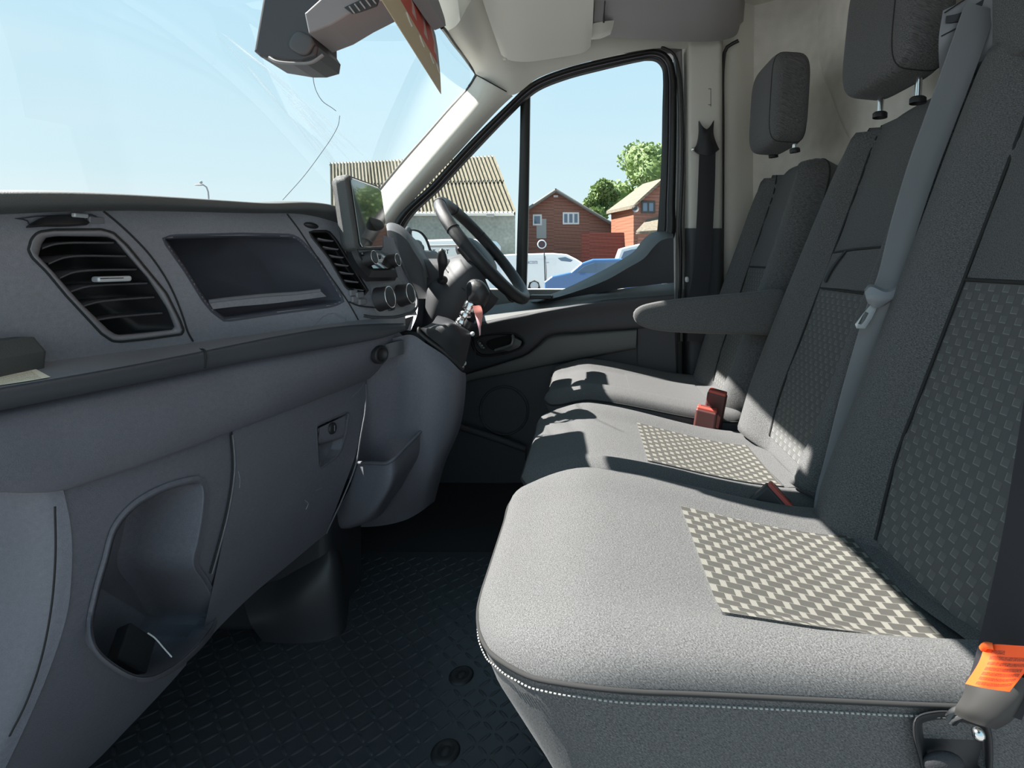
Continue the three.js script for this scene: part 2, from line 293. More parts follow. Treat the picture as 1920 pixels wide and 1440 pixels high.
// ---- header, A-pillar, roof rail over the driver's door
{
  const hx = [0.2, 0.6, 1.0, 1.4, 1.75], a = (y, dz) => hx.map((x) => { const t = 0.80 - 0.2 * (x - 1.15) * (x - 1.15); return V(x, Math.max(y > 0.9 ? y : 0, t + y), wsZ(x, t) + dz); });
  struct(obj('trim_1', [skin([a(0, 0.0), a(0.004, 0.05), a(0.05, 0.11), a(0.10, 0.15), a(ROOF, 0.18)], 24, 16), skin([a(0, 0), a(0.06, -0.1), a(ROOF, -0.14)], 12, 6)], mat.cream), 'cream header trim along the top of the windscreen');
  // corner of header above the A-pillar, up to the overhead panel
  const g1 = skin([
    [P(836, 60, 1.60), P(850, 80, 1.72), P(868, 103, 1.86), P(885, 127, 1.97), P(895, 146, 2.02)],
    [P(858, 45, 1.56), P(880, 80, 1.72), P(898, 108, 1.84), P(915, 138, 1.90), P(930, 170, 1.93)],
    [P(885, 0, 1.56), P(905, 40, 1.68), P(922, 80, 1.78), P(945, 118, 1.85), P(962, 178, 1.93)],
    [P(950, -60, 1.5), P(960, 0, 1.66), P(970, 60, 1.79), P(985, 110, 1.86), P(1010, 146, 1.93)],
    [P(1100, -60, 1.6), P(1100, 0, 1.75), P(1105, 50, 1.84), P(1105, 90, 1.89), P(1110, 114, 1.93)],
    [P(1240, -60, 1.7), P(1235, 0, 1.82), P(1230, 45, 1.88), P(1228, 72, 1.91), P(1226, 91, 1.93)],
    [P(1330, -40, 1.75), P(1325, 10, 1.85), P(1315, 50, 1.9), P(1305, 75, 1.93), P(1285, 92, 1.95)],
  ], 24, 48);
  struct(obj('trim_2', [g1], mat.cream), 'cream roof rail trim above the driver window');
  const seam = obj('trim_3', tube([P(892, 140, 1.975), P(905, 147, 1.91), P(925, 158, 1.895), P(950, 172, 1.895)], 0.0022, 20, 6), mat.seam); struct(seam, 'dark joint at the top of the A-pillar trim');
  // A-pillar: lit front face and inner face
  const E1 = [[893, 140], [880, 163], [840, 208], [800, 254], [755, 305], [712, 357], [690, 384], [660, 420]];
  const E2 = [[912, 152], [898, 180], [862, 224], [822, 270], [778, 322], [735, 374], [715, 402], [695, 430]];
  const E3 = [[962, 180], [940, 200], [898, 244], [856, 290], [810, 338], [766, 386], [735, 425], [715, 450]];
  const p = (e, d0, d1, k = 0) => e.map(([x, y], i) => P(x, y, lerp(d0, d1, i / 7) + k));
  const E12 = E1.map((q, i) => [lerp(q[0], E2[i][0], 0.5), lerp(q[1], E2[i][1], 0.5)]), E23 = E2.map((q, i) => [lerp(q[0], E3[i][0], 0.45), lerp(q[1], E3[i][1], 0.45)]);
  const a1 = structGroup('trim_4', 'cream A-pillar trim beside the windscreen');
  obj('pillar_cover', [skin([p(E1, 2.02, 2.06), p(E12, 1.95, 2.0), p(E2, 1.905, 1.96), p(E23, 1.90, 1.955), p(E3, 1.94, 1.99)], 30, 24), skin([p(E1, 2.02, 2.06), p(E1, 2.1, 2.14), p(E3, 2.1, 2.14), p(E3, 1.94, 1.99)], 20, 3, { smoothV: false })], mat.cream, a1);
  obj('windscreen_seal', tube(E1.map(([x, y], i) => P(x, y, 2.02 + i * 0.005)).concat([]), 0.006, 40, 8), mat.seal, a1);
  obj('windscreen_seal', tube([P(828, 50, 1.55), P(836, 60, 1.60), P(850, 80, 1.72), P(868, 103, 1.86), P(885, 127, 1.97), P(893, 141, 2.01), P(888, 152, 2.02), P(880, 163, 2.025)], 0.007, 40, 8), mat.seal, a1);
}
// body side above and behind the driver's door (closes the shell)
struct(obj('wall_right', [box(2.08, 2.16, 0.80, ROOF, -0.5, 0.95), box(2.06, 2.16, FLOOR, ROOF, 0.36, 0.95), box(2.07, 2.16, FLOOR, -0.12, -1.25, 0.4)], mat.greyTrim), 'outer shell of the van on the driver side');

// ================================================================ driver's door
{
  const door = structGroup('door_1', 'driver door with dark moulded trim and black window frame');
  const outer = [[735, 425], [810, 343], [880, 266], [960, 187], [985, 163], [1010, 147], [1060, 128], [1130, 110], [1200, 96], [1228, 92], [1246, 97], [1260, 112], [1267, 140], [1269, 200], [1268, 300], [1266, 380], [1264, 446], [1238, 482], [1200, 512], [1130, 548], [1055, 574], [1000, 580], [900, 582], [800, 590], [735, 540]];
  const inner = [[760, 428], [830, 352], [890, 287], [960, 214], [985, 190], [1012, 170], [1062, 150], [1130, 132], [1196, 117], [1217, 114], [1232, 118], [1241, 130], [1243, 150], [1242, 200], [1240, 300], [1236, 380], [1231, 440], [1222, 478], [1190, 502], [1122, 538], [1050, 566], [995, 572], [900, 572], [800, 580], [755, 540]];
  const res = (l, d) => { const c = new THREE.CatmullRomCurve3(l.map(([x, y]) => P(x, y, d)), true, 'centripetal', 0.5); return c.getPoints(160).slice(0, -1); };
  const mid = outer.map((q, i) => [lerp(q[0], inner[i][0], 0.45), lerp(q[1], inner[i][1], 0.45)]);
  const mid2 = outer.map((q, i) => [lerp(q[0], inner[i][0], 0.6), lerp(q[1], inner[i][1], 0.6)]);
  obj('window_seal', rings([res(outer, 1.975), res(outer, 1.945), res(mid, 1.945), res(mid, 1.975), res(mid2, 1.98), res(mid2, 1.97), res(inner, 1.985), res(inner, 2.06)]), mat.seal, door);
  obj('seal_bead', tube(res(mid, 1.955).filter((_, i) => i % 2 === 0), 0.004, 160, 8, true), M({ color: L(0.07, 0.06, 0.08), roughness: 0.35 }), door);
  obj('window_divider', [sheet([[P(976, 172, 1.999), P(974, 300, 1.999), P(970, 430, 1.999), P(966, 572, 1.999)], [P(984, 165, 1.993), P(983, 300, 1.993), P(979, 430, 1.993), P(976, 572, 1.993)], [P(994, 162, 1.999), P(992, 300, 1.999), P(990, 430, 1.999), P(986, 572, 1.999)]], 20, 6, new THREE.Vector3(0.02, 0, 0))], mat.seal, door);
  // panes
  const pane = (list) => { const s = new THREE.Shape(list.map(([x, y]) => { const q = P(x, y, 2.03); return new THREE.Vector2(q.z, q.y); })); const g = new THREE.ShapeGeometry(s); g.applyMatrix4(new THREE.Matrix4().set(0, 0, 1, 2.03, 0, 1, 0, 0, 1, 0, 0, 0, 0, 0, 0, 1)); return g; };
  obj('quarter_pane', pane([[745, 440], [965, 205], [980, 190], [974, 572], [745, 590]]), mat.glass, door);
  obj('main_pane', pane([[982, 180], [1010, 160], [1130, 122], [1220, 105], [1250, 125], [1250, 300], [1240, 440], [1050, 560], [976, 574]]), mat.glass, door);
  // light door edge behind the window frame
  obj('door_edge', sheet([[P(1266, 100, 1.965), P(1271, 200, 1.965), P(1270, 330, 1.965), P(1267, 440, 1.965), P(1266, 640, 1.965)], [P(1274, 96, 1.95), P(1277, 200, 1.95), P(1277, 330, 1.95), P(1275, 440, 1.95), P(1273, 640, 1.95)], [P(1279, 94, 1.965), P(1282, 200, 1.965), P(1282, 330, 1.965), P(1281, 440, 1.965), P(1280, 640, 1.965)]], 30, 8, new THREE.Vector3(0.05, 0, 0)), mat.greyTrim, door);
  obj('door_seal', tube([P(1240, 88, 1.935), P(1262, 100, 1.935), P(1274, 135, 1.935), P(1279, 220, 1.935), P(1279, 330, 1.935), P(1275, 430, 1.935), P(1276, 480, 1.935), P(1272, 640, 1.935)], 0.006, 60, 8), mat.seal, door);
  // sweeping grab moulding under the window
  const o = [[985, 566], [1045, 547], [1120, 512], [1160, 490], [1190, 470], [1205, 450], [1220, 438], [1245, 431], [1262, 434]], n = [[1010, 566], [1060, 553], [1135, 526], [1178, 502], [1208, 484], [1225, 464], [1238, 452], [1252, 447], [1263, 446]];
  const m = o.map((q, i) => [lerp(q[0], n[i][0], 0.5), lerp(q[1], n[i][1], 0.45)]);
  obj('grab_moulding', [skin([o.map(([x, y]) => P(x, y, 1.99)), m.map(([x, y]) => P(x, y, 1.93)), n.map(([x, y]) => P(x, y, 1.885))], 40, 12)], mat.doorGrey, door);
  obj('grab_face', [skin([n.map(([x, y]) => P(x, y, 1.885)), n.map(([x, y], i) => P(lerp(x, [1030, 1075, 1130, 1170, 1200, 1225, 1242, 1255, 1264][i], 1), [566, 557, 548, 540, 537, 534, 532, 531, 530][i], 1.91))], 40, 6, { smoothV: false })], mat.doorDark, door);
  // arm ledge
  const L0 = [[800, 596], [860, 584], [930, 572], [1000, 562], [1060, 555], [1130, 546], [1200, 537], [1264, 530]], L1 = [[800, 628], [860, 614], [930, 598], [1000, 585], [1060, 575], [1130, 563], [1200, 557], [1264, 552]];
  obj('arm_ledge', [skin([L0.map(([x, y]) => P(x, y, 1.97)), L0.map(([x, y], i) => P(lerp(x, L1[i][0], 0.5), lerp(y, L1[i][1], 0.5), 1.89)), L1.map(([x, y]) => P(x, y, 1.835))], 40, 10)], mat.doorGrey, door);
  const B0 = [[800, 720], [880, 695], [940, 676], [985, 660], [1008, 642], [1028, 626], [1100, 618], [1190, 612], [1264, 606]], A0 = [[800, 628], [880, 610], [940, 596], [985, 588], [1010, 583], [1040, 578], [1110, 566], [1190, 558], [1264, 552]];
  obj('upper_panel', [skin([A0.map(([x, y]) => P(x, y, 1.835)), A0.map(([x, y], i) => P(lerp(x, B0[i][0], 0.08), lerp(y, B0[i][1], 0.08), 1.828)), A0.map(([x, y], i) => P(lerp(x, B0[i][0], 0.5), lerp(y, B0[i][1], 0.5), 1.85)), B0.map(([x, y]) => P(x, y, 1.862)), B0.map(([x, y]) => P(x + 1, y + 5, 1.885))], 40, 20)], mat.doorDark, door);
  const C0 = B0.map(([x, y]) => [x + 2, y + 4]), C1 = [[800, 745], [880, 715], [940, 703], [985, 694], [1020, 687], [1060, 680], [1110, 670], [1190, 655], [1192, 655]];
  C0[8] = [1194, 616]; C0[7] = [1150, 619]; C0[6] = [1090, 624];
  obj('lower_panel', [skin([C0.map(([x, y]) => P(x, y, 1.885)), C0.map(([x, y], i) => P(lerp(x, C1[i][0], 0.12), lerp(y, C1[i][1], 0.12), 1.868)), C0.map(([x, y], i) => P(lerp(x, C1[i][0], 0.9), lerp(y, C1[i][1], 0.9), 1.872)), C1.map(([x, y]) => P(x, y, 1.895))], 40, 16)], mat.doorGrey, door);
  obj('lower_trim', [box(1.90, 2.05, FLOOR + 0.05, -0.22, -0.9, 0.32, 0.02), skin([[P(1196, 608, 1.885), P(1264, 602, 1.885)], [P(1196, 700, 1.89), P(1268, 700, 1.89)]], 4, 4)], mat.doorDark, door);
  obj('door_bin', [sheet([[P(800, 785, 1.86), P(860, 800, 1.86), P(930, 822, 1.86), P(985, 842, 1.87)], [P(800, 1000, 1.9), P(860, 1000, 1.9), P(930, 1000, 1.9), P(985, 1000, 1.9)]], 12, 4, new THREE.Vector3(0.012, 0, 0)), tube([P(800, 785, 1.862), P(860, 800, 1.862), P(930, 822, 1.862), P(985, 842, 1.872)], 0.012, 20, 8)], mat.doorDark, door);
  obj('speaker_ring', new THREE.TorusGeometry(0.085, 0.004, 8, 40).rotateY(Math.PI / 2).translate(...P(945, 770, 1.895)), mat.doorDark, door);
  // release handle in its recess
  const esc = outline([[884, 640], [900, 630], [955, 624], [970, 627], [984, 640], [980, 651], [955, 662], [915, 669], [900, 667], [888, 655]], 60, true);
  const hp = (q, d) => P(q[0], q[1], d);
  const bez = obj('handle_bezel', rings([esc.map((q) => hp(q, 1.862)), esc.map((q) => hp(q, 1.838)), shrink(esc, 2.5).map((q) => hp(q, 1.836)), shrink(esc, 4).map((q) => hp(q, 1.846)), shrink(esc, 6).map((q) => hp(q, 1.85))], { cap: true }), mat.black, door);
  const cupO = outline([[912, 642], [930, 634], [962, 630], [960, 640], [948, 648], [922, 656]], 40, true);
  obj('handle_cup', rings([cupO.map((q) => hp(q, 1.846)), cupO.map((q) => hp(q, 1.843)), shrink(cupO, 1.5).map((q) => hp(q, 1.842))], { cap: true }), M({ color: L(0.006), roughness: 0.9 }), bez);
  obj('handle_lever', [tube([P(928, 657, 1.832), P(945, 652, 1.826), P(960, 645, 1.822), P(962, 634, 1.826), P(961, 629, 1.835)], 0.0055, 30, 8), skin([[P(962, 632, 1.836), P(978, 640, 1.838)], [P(960, 646, 1.824), P(974, 650, 1.836)], [P(935, 656, 1.834), P(955, 658, 1.84)]], 8, 8)], mat.doorGrey, bez);
  const lk = outline([[894, 640], [899, 636], [903, 638], [913, 650], [913, 654], [908, 656], [903, 655]], 40, true);
  obj('lock_button', rings([lk.map((q) => hp(q, 1.848)), lk.map((q) => hp(q, 1.834)), shrink(lk, 1).map((q) => hp(q, 1.832)), shrink(lk, 2.2).map((q) => hp(q, 1.836))], { cap: true }), M({ color: L(0.05), roughness: 0.35 }), bez);
  for (const [x, y] of [[900, 643], [904, 648], [907, 652]]) obj('lock_symbol', cyl(0.0022, 0.0022, 0.001, P(x, y, 1.833), new THREE.Vector3(1, 0, 0), 10), M({ color: L(0.5), roughness: 0.6 }), bez);
  // switch pods on the ledge
  obj('switch_block', box(1.86, 1.92, -0.142, -0.128, -0.21, -0.13, 0.005), mat.black, door);
}
// ---- B-pillar
{
  const b = structGroup('trim_5', 'cream B-pillar trim behind the driver door');
  const col = (x, d) => [75, 160, 250, 340, 432].map((y) => P(x, y, d));
  obj('pillar_cover', [skin([col(1279, 2.03), col(1287, 1.955), col(1292, 1.925), col(1298, 1.92), col(1340, 1.92), col(1350, 1.925), col(1354, 1.95)], 16, 30), skin([col(1354, 1.95), col(1357, 2.03)], 8, 2)], mat.cream, b);
  const lo = (x, d) => [428, 500, 620, 760, 900].map((y) => P(x, y, d));
  obj('lower_cover', [skin([lo(1279, 2.03), lo(1286, 1.95), lo(1292, 1.915), lo(1300, 1.908), lo(1340, 1.908), lo(1352, 1.915), lo(1358, 2.03)], 12, 24)], mat.doorDark, b);
  obj('edge_seal', tube([P(1385, 76, 1.93), P(1362, 90, 1.95), P(1356, 120, 1.955), P(1355, 250, 1.955), P(1354, 430, 1.955), P(1352, 640, 1.955)], 0.007, 50, 8), mat.seal, b);
  obj('lit_edge', skin([[P(1282, 120, 1.99), P(1283, 300, 1.99), P(1281, 440, 1.99), P(1282, 560, 1.99)], [P(1284, 120, 1.95), P(1288, 300, 1.95), P(1287, 440, 1.95), P(1287, 560, 1.95)]], 20, 2), mat.cream, b);
  for (const [x0, x1, y0, y1] of [[1313, 1333, 166, 167], [1313, 1333, 196, 197], [1313, 1313.6, 166, 232], [1332.4, 1333, 166, 200]]) obj('cover_joint', skin([[P(x0, y0, 1.9185), P(x1 + 0.4, y0, 1.9185)], [P(x0, y1, 1.9185), P(x1 + 0.4, y1, 1.9185)]], 1, 1), mat.seam, b);
  // rear quarter behind the pillar
  const qc = (x, z) => [-0.8, -0.3, 0.2, 0.6, ROOF].map((y) => V(x, y, z));
  struct(obj('trim_6', skin([qc(2.0, 0.475), qc(1.98, 0.53), qc(2.01, 0.60), qc(2.03, 0.64)], 8, 16), mat.cream), 'cream quarter panel between B-pillar and bulkhead');
}
// ---- overhead panel and sun visors
{
  const pts = [[0.53, 0.80], [0.545, 0.83], [0.545, 0.9], [-0.42, 0.9], [-0.42, 0.83]];
  const oh = obj('overhead_shelf', [skin([
    [P(1105, 64, 1.78), P(1200, 74, 1.80), P(1290, 78, 1.84), P(1350, 76, 1.88), P(1380, 66, 1.92), P(1388, 45, 1.95)],
    [P(1105, 30, 1.70), P(1200, 38, 1.72), P(1290, 42, 1.75), P(1350, 44, 1.78), P(1383, 40, 1.83), P(1389, 25, 1.90)],
    [P(1105, -60, 1.46), P(1200, -60, 1.46), P(1290, -60, 1.48), P(1350, -60, 1.5), P(1387, -60, 1.55), P(1391, -60, 1.7)],
    [P(1105, -300, 1.05), P(1200, -300, 1.05), P(1290, -300, 1.05), P(1350, -300, 1.07), P(1390, -300, 1.1), P(1394, -300, 1.2)],
  ], 40, 20), skin([[P(1388, 45, 1.95), P(1389, 25, 1.9), P(1391, -60, 1.7), P(1394, -300, 1.2)], [P(1394, 40, 2.0), P(1400, -20, 2.0), P(1410, -60, 1.9), P(1430, -300, 1.3)]], 8, 3)], mat.visorGrey);
  tag(oh, 'grey-beige overhead storage shelf above the driver window', 'shelf');
  oh.userData.kind = undefined; delete oh.userData.kind;
  const v = thing('sun_visor', 'cream sun visor folded up above the driver window', 'sun visor');
  obj('visor_panel', sheet([
    [P(940, 103, 1.76), P(953, 112, 1.765), P(985, 116, 1.77), P(1040, 109, 1.775), P(1095, 98, 1.78), P(1107, 88, 1.775)],
    [P(925, 60, 1.66), P(940, 62, 1.665), P(985, 64, 1.67), P(1040, 60, 1.675), P(1095, 55, 1.68), P(1111, 50, 1.68)],
    [P(905, 0, 1.52), P(925, 0, 1.53), P(985, 0, 1.53), P(1040, 0, 1.535), P(1097, 0, 1.54), P(1113, 0, 1.54)],
    [P(880, -90, 1.34), P(905, -90, 1.345), P(985, -90, 1.345), P(1040, -90, 1.345), P(1100, -90, 1.345), P(1116, -90, 1.345)],
  ], 30, 20, new THREE.Vector3(0.004, 0.016, 0)), mat.cream, v);
  obj('visor_tab', egg(0.012, 0.008, 0.014, 1, 12, 8).translate(...P(947, 111, 1.765)), mat.cream, v);
  const h = thing('grab_handle', 'cream grab handle recess on the overhead shelf edge beside the visor', 'handle');
  obj('recess', [skin([[P(1117, -10, 1.60), P(1139, -10, 1.60)], [P(1113, 42, 1.70), P(1134, 40, 1.70)]], 4, 4)], mat.visorGrey, h);
  obj('grip', sheet([[P(1112, 44, 1.70), P(1132, 40, 1.70), P(1152, 38, 1.72)], [P(1109, 62, 1.74), P(1130, 62, 1.74), P(1149, 50, 1.74)], [P(1107, 70, 1.76), P(1125, 68, 1.76), P(1145, 60, 1.76)]], 10, 8, new THREE.Vector3(0.02, 0.0, 0)), mat.cream, h);
  obj('strap', tube([P(1136, -20, 1.58), P(1133, 20, 1.66), P(1132, 42, 1.70)], 0.003, 12, 6), mat.black, h);
}

// ================================================================ dashboard
const planUp = curve1([[0.30, -0.715], [0.45, -0.68], [0.58, -0.64], [0.72, -0.597], [0.82, -0.562], [0.9, -0.52], [1.0, -0.468], [1.09, -0.418], [1.2, -0.385], [1.32, -0.40], [1.45, -0.5], [1.6, -0.58], [2.0, -0.62]]);
const planLow = curve1([[0.3, -0.665], [0.45, -0.634], [0.616, -0.60], [0.88, -0.546], [1.152, -0.49], [1.3, -0.465], [1.5, -0.46], [2.0, -0.47]]);
const profLow = curve1([[-0.72, -0.12], [-0.65, -0.075], [-0.55, -0.03], [-0.45, 0], [-0.36, 0.008], [-0.27, 0], [-0.2, -0.01]]);
const offB = (x) => -0.10 * (1 - sstep(0.86, 1.2, x)), offT = (x) => -0.085 + 0.02 * sstep(0.9, 1.2, x);
const sFace = (k = 0) => (x, y) => planUp(x) + lerp(offB(x), offT(x), clamp((y + 0.13) / 0.2)) + k;
const sLip = (k = 0) => (x) => planUp(x) + k;
const sLow = (k = 0) => (x, y) => planLow(x) + profLow(y) + k;
const topLine = curve1([[-260, 362], [-100, 357], [0, 356], [100, 357], [200, 361], [300, 367], [400, 374], [480, 379], [560, 377], [600, 381], [640, 393], [700, 412], [760, 432]]);
const faceTop = curve1([[-260, 412], [-100, 405], [0, 401], [100, 397], [200, 395], [300, 396], [480, 400], [560, 401], [600, 408], [640, 420], [700, 436], [735, 446]]);
const faceBot = curve1([[-260, 722], [0, 690], [82, 679], [200, 664], [300, 651], [480, 627], [600, 610], [682, 600], [760, 592], [800, 590]]);
const lipTop = curve1([[-260, 772], [0, 727], [100, 710], [215, 690], [320, 670], [420, 650], [520, 630], [625, 613], [700, 607], [760, 606]]);
const lipBot = curve1([[-260, 826], [0, 770], [120, 746], [240, 722], [420, 686], [480, 675], [600, 655], [722, 632], [760, 620]]);
const seamLine = curve1([[-260, 950], [-60, 930], [0, 922], [60, 923], [118, 919], [180, 900], [250, 877], [340, 845], [430, 811], [560, 762], [680, 715], [745, 688]]);
const range = (a, b, n) => Array.from({ length: n + 1 }, (_, i) => lerp(a, b, i / n));
const dash = thing('dashboard', 'dark grey moulded dashboard with vents, open tray and glovebox', 'dashboard');
const ventHole = outline([[72, 480], [78, 458], [86, 446], [105, 443], [200, 444], [215, 450], [240, 480], [275, 520], [312, 577], [326, 612], [322, 618], [250, 626], [220, 628], [205, 620], [150, 567], [100, 510]], 90);
const ventOut = outline([[54, 468], [59, 448], [72, 435], [100, 431], [190, 430], [212, 436], [238, 460], [275, 505], [312, 550], [337, 600], [344, 620], [340, 627], [275, 636], [225, 641], [210, 639], [190, 625], [125, 555], [88, 510], [60, 482]], 90);
const trayHole = outline([[310, 449], [330, 446], [450, 443], [545, 445], [560, 452], [595, 490], [620, 530], [640, 563], [620, 570], [520, 583], [440, 595], [422, 597], [400, 580], [385, 562], [350, 505]], 90);
const vent2Hole = outline([[584, 437], [614, 437], [627, 452], [655, 497], [687, 548], [670, 545], [652, 537], [620, 482]], 60);
// fascia, built as a grid that leaves the openings out
function gridSurf(px0, px1, top, bot, surf, nu, nv, holes) {
  const pos = [], idx = [], q = [];
  for (let i = 0; i <= nu; i++) for (let j = 0; j <= nv; j++) { const t = j / nv, x = lerp(typeof px0 === 'function' ? px0(t) : px0, typeof px1 === 'function' ? px1(t) : px1, i / nu), y = lerp(top(x), bot(x), t); q.push([x, y]); pos.push(...hit(x, y, surf)); }
  for (let i = 0; i < nu; i++) for (let j = 0; j < nv; j++) {
    const a = i * (nv + 1) + j, b = a + nv + 1, c = [(q[a][0] + q[b + 1][0]) / 2, (q[a][1] + q[b + 1][1]) / 2];
    if (!holes.some((h) => inside(h, ...c))) idx.push(a, b, a + 1, a + 1, b, b + 1);
  }
  return geo(pos, idx);
}
{
  const holes = [shrink(ventOut, 5), shrink(trayHole, -3), shrink(vent2Hole, -3)];
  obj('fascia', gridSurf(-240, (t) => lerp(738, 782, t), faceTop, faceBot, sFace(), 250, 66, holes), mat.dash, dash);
  const joint = (l, k = 0.0006) => tube(l.map(([x, y]) => hit(x, y, sFace(k))), 0.0013, 40, 6);
  obj('fascia_joint', joint([[194, 396], [215, 413], [245, 440], [280, 477], [310, 520], [330, 560], [345, 600], [352, 622], [362, 640]]), mat.seam, dash);
  obj('fascia_joint', joint([[538, 401], [560, 430], [585, 468], [610, 505], [635, 540], [655, 570], [672, 600]]), mat.seam, dash);
  // air vent in front of the passenger
  const F = (q, k) => hit(q[0], q[1], sFace(k));
  const v = obj('air_vent', rings([ventOut.map((q) => F(q, -0.006)), ventOut.map((q) => F(q, -0.004)), shrink(ventOut, 2).map((q) => F(q, 0.003)), shrink(ventOut, 5).map((q) => F(q, 0.0045)), ventHole.map((q, i) => F([lerp(q[0], shrink(ventOut, 6)[i][0], 0.25), lerp(q[1], shrink(ventOut, 6)[i][1], 0.25)], 0.002)), ventHole.map((q) => F(q, -0.008)), ventHole.map((q) => F(q, -0.06))], { cap: false }), mat.vent, dash);
  obj('vent_groove', tube(ventOut.map((q) => F(q, 0.0002)), 0.0018, 180, 6, true), mat.seam, v);
  const deep = shrink(ventHole, -1).map((q) => { const p = F(q, -0.005); p.z -= 0.055; return p; });
  obj('vent_back', rings([shrink(ventHole, -1).map((q) => F(q, -0.006)), deep], { cap: true }), mat.black, v);
  const blades = [[[77, 466], [107, 457], [212, 455]], [[89, 495], [125, 482], [235, 480]], [[110, 522], [140, 510], [255, 505]], [[131, 547], [165, 537], [275, 531]], [[152, 575], [185, 566], [288, 557]], [[175, 601], [212, 595], [303, 587]]];
  for (const b of blades) {
    const f = b.map((q) => F(q, -0.007)), e = (dy, dz) => f.map((p) => p.clone().add(new THREE.Vector3(0, dy, dz)));
    obj('slat', skin([e(-0.0012, -0.04), e(-0.0018, 0), e(-0.0006, 0.0016), e(0.0014, 0.001), e(0.0016, -0.04)], 16, 8, { smoothV: false }), mat.slat, v);
  }
  for (let k = 0; k < 7; k++) { const t = k / 6, q = [lerp(225, 312, t), lerp(470, 600, t)], p = F(q, -0.03); obj('vane', box(p.x - 0.001, p.x + 0.001, p.y - CY - 0.012, p.y - CY + 0.012, p.z - 0.012, p.z + 0.01), mat.vent, v); }
  const kn = F([210, 523], 0.0); obj('vent_knob', new RoundedBoxGeometry(0.042, 0.008, 0.016, 3, 0.003).applyQuaternion(quat(0, -0.32, 0.0)).translate(kn.x, kn.y, kn.z), mat.plate, v);
  const slot = F([210, 523], 0.0085); obj('vent_knob_slot', new THREE.BoxGeometry(0.028, 0.0012, 0.001).applyQuaternion(quat(0, -0.32, 0)).translate(slot.x, slot.y + 0.001, slot.z), mat.seam, v);
  // open storage tray
  const back = trayHole.map((q) => { const p = F(q, -0.005); p.z -= 0.12; p.x += 0.02; return p; });
  obj('storage_tray', rings([shrink(trayHole, -7).map((q) => F(q, 0.0003)), shrink(trayHole, -4).map((q) => F(q, 0.0012)), trayHole.map((q) => F(q, -0.003)), shrink(trayHole, 2).map((q) => F(q, -0.010)), back], { cap: true }), mat.tray, dash);
  obj('tray_lip', [tube([[390, 566], [440, 560], [500, 554], [560, 550], [600, 545]].map((q) => F(q, -0.012)), 0.004, 20, 8), skin([[[390, 566], [440, 560], [500, 554], [560, 550], [600, 545]].map((q) => F(q, -0.010)), [[398, 580], [440, 575], [500, 570], [560, 563], [612, 556]].map((q) => F(q, -0.003))], 16, 3)], mat.dash, dash);
  // cup holder flap above the vent and its recess
  const cup = outline([[26, 410], [70, 404], [175, 401], [192, 413], [175, 418], [110, 423], [55, 424], [50, 414]], 40);
  const ch = obj('cup_holder_flap', rings([cup.map((q) => F(q, 0.001)), shrink(cup, 2).map((q) => F(q, 0.002)), shrink(cup, 4).map((q) => F(q, -0.004))], { cap: true }), mat.tray, dash);
  obj('flap_lid', sheet([[[55, 420], [80, 408], [115, 403], [150, 406], [168, 416]].map((q) => F(q, 0.006)), [[55, 423], [85, 421], [115, 421], [145, 420], [168, 418]].map((q) => F(q, 0.012))], 16, 4, new THREE.Vector3(0, -0.003, -0.004)), mat.black, ch);
  obj('flap_hinge', box(0, 0.02, 0, 0.006, 0, 0.006, 0.002).translate(...F([150, 404], 0.008).sub(V(0.01, 0.003, 0.003))), mat.plate, ch);
  obj('button_pad', box(0, 0.022, 0, 0.009, 0, 0.004, 0.001).translate(...F([180, 413], 0.002).sub(V(0.011, 0.0045, 0.002))), mat.vent, ch);
  // tweeter-like oval near the centre
  obj('sensor_oval', egg(0.03, 0.012, 0.018, 1, 20, 12).applyQuaternion(quat(0, -0.5, -0.15)).translate(...F([583, 423], -0.002)), mat.black, dash);
  // centre vent
  const v2 = obj('air_vent', rings([shrink(vent2Hole, -6).map((q) => F(q, 0.0004)), shrink(vent2Hole, -4).map((q) => F(q, 0.004)), vent2Hole.map((q) => F(q, 0.001)), vent2Hole.map((q) => F(q, -0.05))], { cap: true }), mat.black, dash);
  for (let k = 0; k < 7; k++) { const t = (k + 0.6) / 7, y = lerp(437, 545, t), x0 = lerp(588, 650, Math.pow(t, 0.95)), x1 = lerp(618, 684, t); const f = [[x0, y], [(x0 + x1) / 2, y + 3], [x1, y + 5]].map((q) => F(q, -0.002)), e = (dy, dz) => f.map((p) => p.clone().add(new THREE.Vector3(0, dy, dz))); obj('slat', skin([e(-0.002, -0.03), e(-0.0025, 0), e(0.0005, 0.003), e(0.002, -0.03)], 8, 6, { smoothV: false }), mat.vent, v2); }
  // dash top: padded brow and shelf to the glass
  const xs = range(-250, 690, 40), brow = (f) => xs.map((x) => f(hit(x, faceTop(x), sFace()), hit(x, topLine(x), sFace(0.02))));
  obj('top_pad', skin([brow((a) => a.clone().add(new THREE.Vector3(0, 0.0, -0.01))), brow((a) => a.clone().add(new THREE.Vector3(0, 0.001, 0.022))), brow((a, t) => a.clone().lerp(t, 0.35).add(new THREE.Vector3(0, 0, 0.034))), brow((a, t) => a.clone().lerp(t, 0.75).add(new THREE.Vector3(0, 0.002, 0.026))), brow((a, t) => t.clone().add(new THREE.Vector3(0, -0.0008, 0.005))), brow((a, t) => t.clone().add(new THREE.Vector3(0, -0.001, -0.03))), brow((a, t) => { const p = t.clone(); p.z -= 0.15; p.y -= 0.02; return p; }), brow((a, t) => { const p = t.clone(); p.y = CY - 0.01; p.z = Math.min(p.z - 0.3, wsZ(p.x, 0) + 0.02); return p; })], 80, 50), mat.dashTop, dash);
  obj('top_board', box(0.3, 2.05, -0.04, -0.01, -1.25, -0.85), mat.dashTop, dash);
  // shelf under the fascia, its lip and the swelling below
  const ls = range(-250, 760, 50);
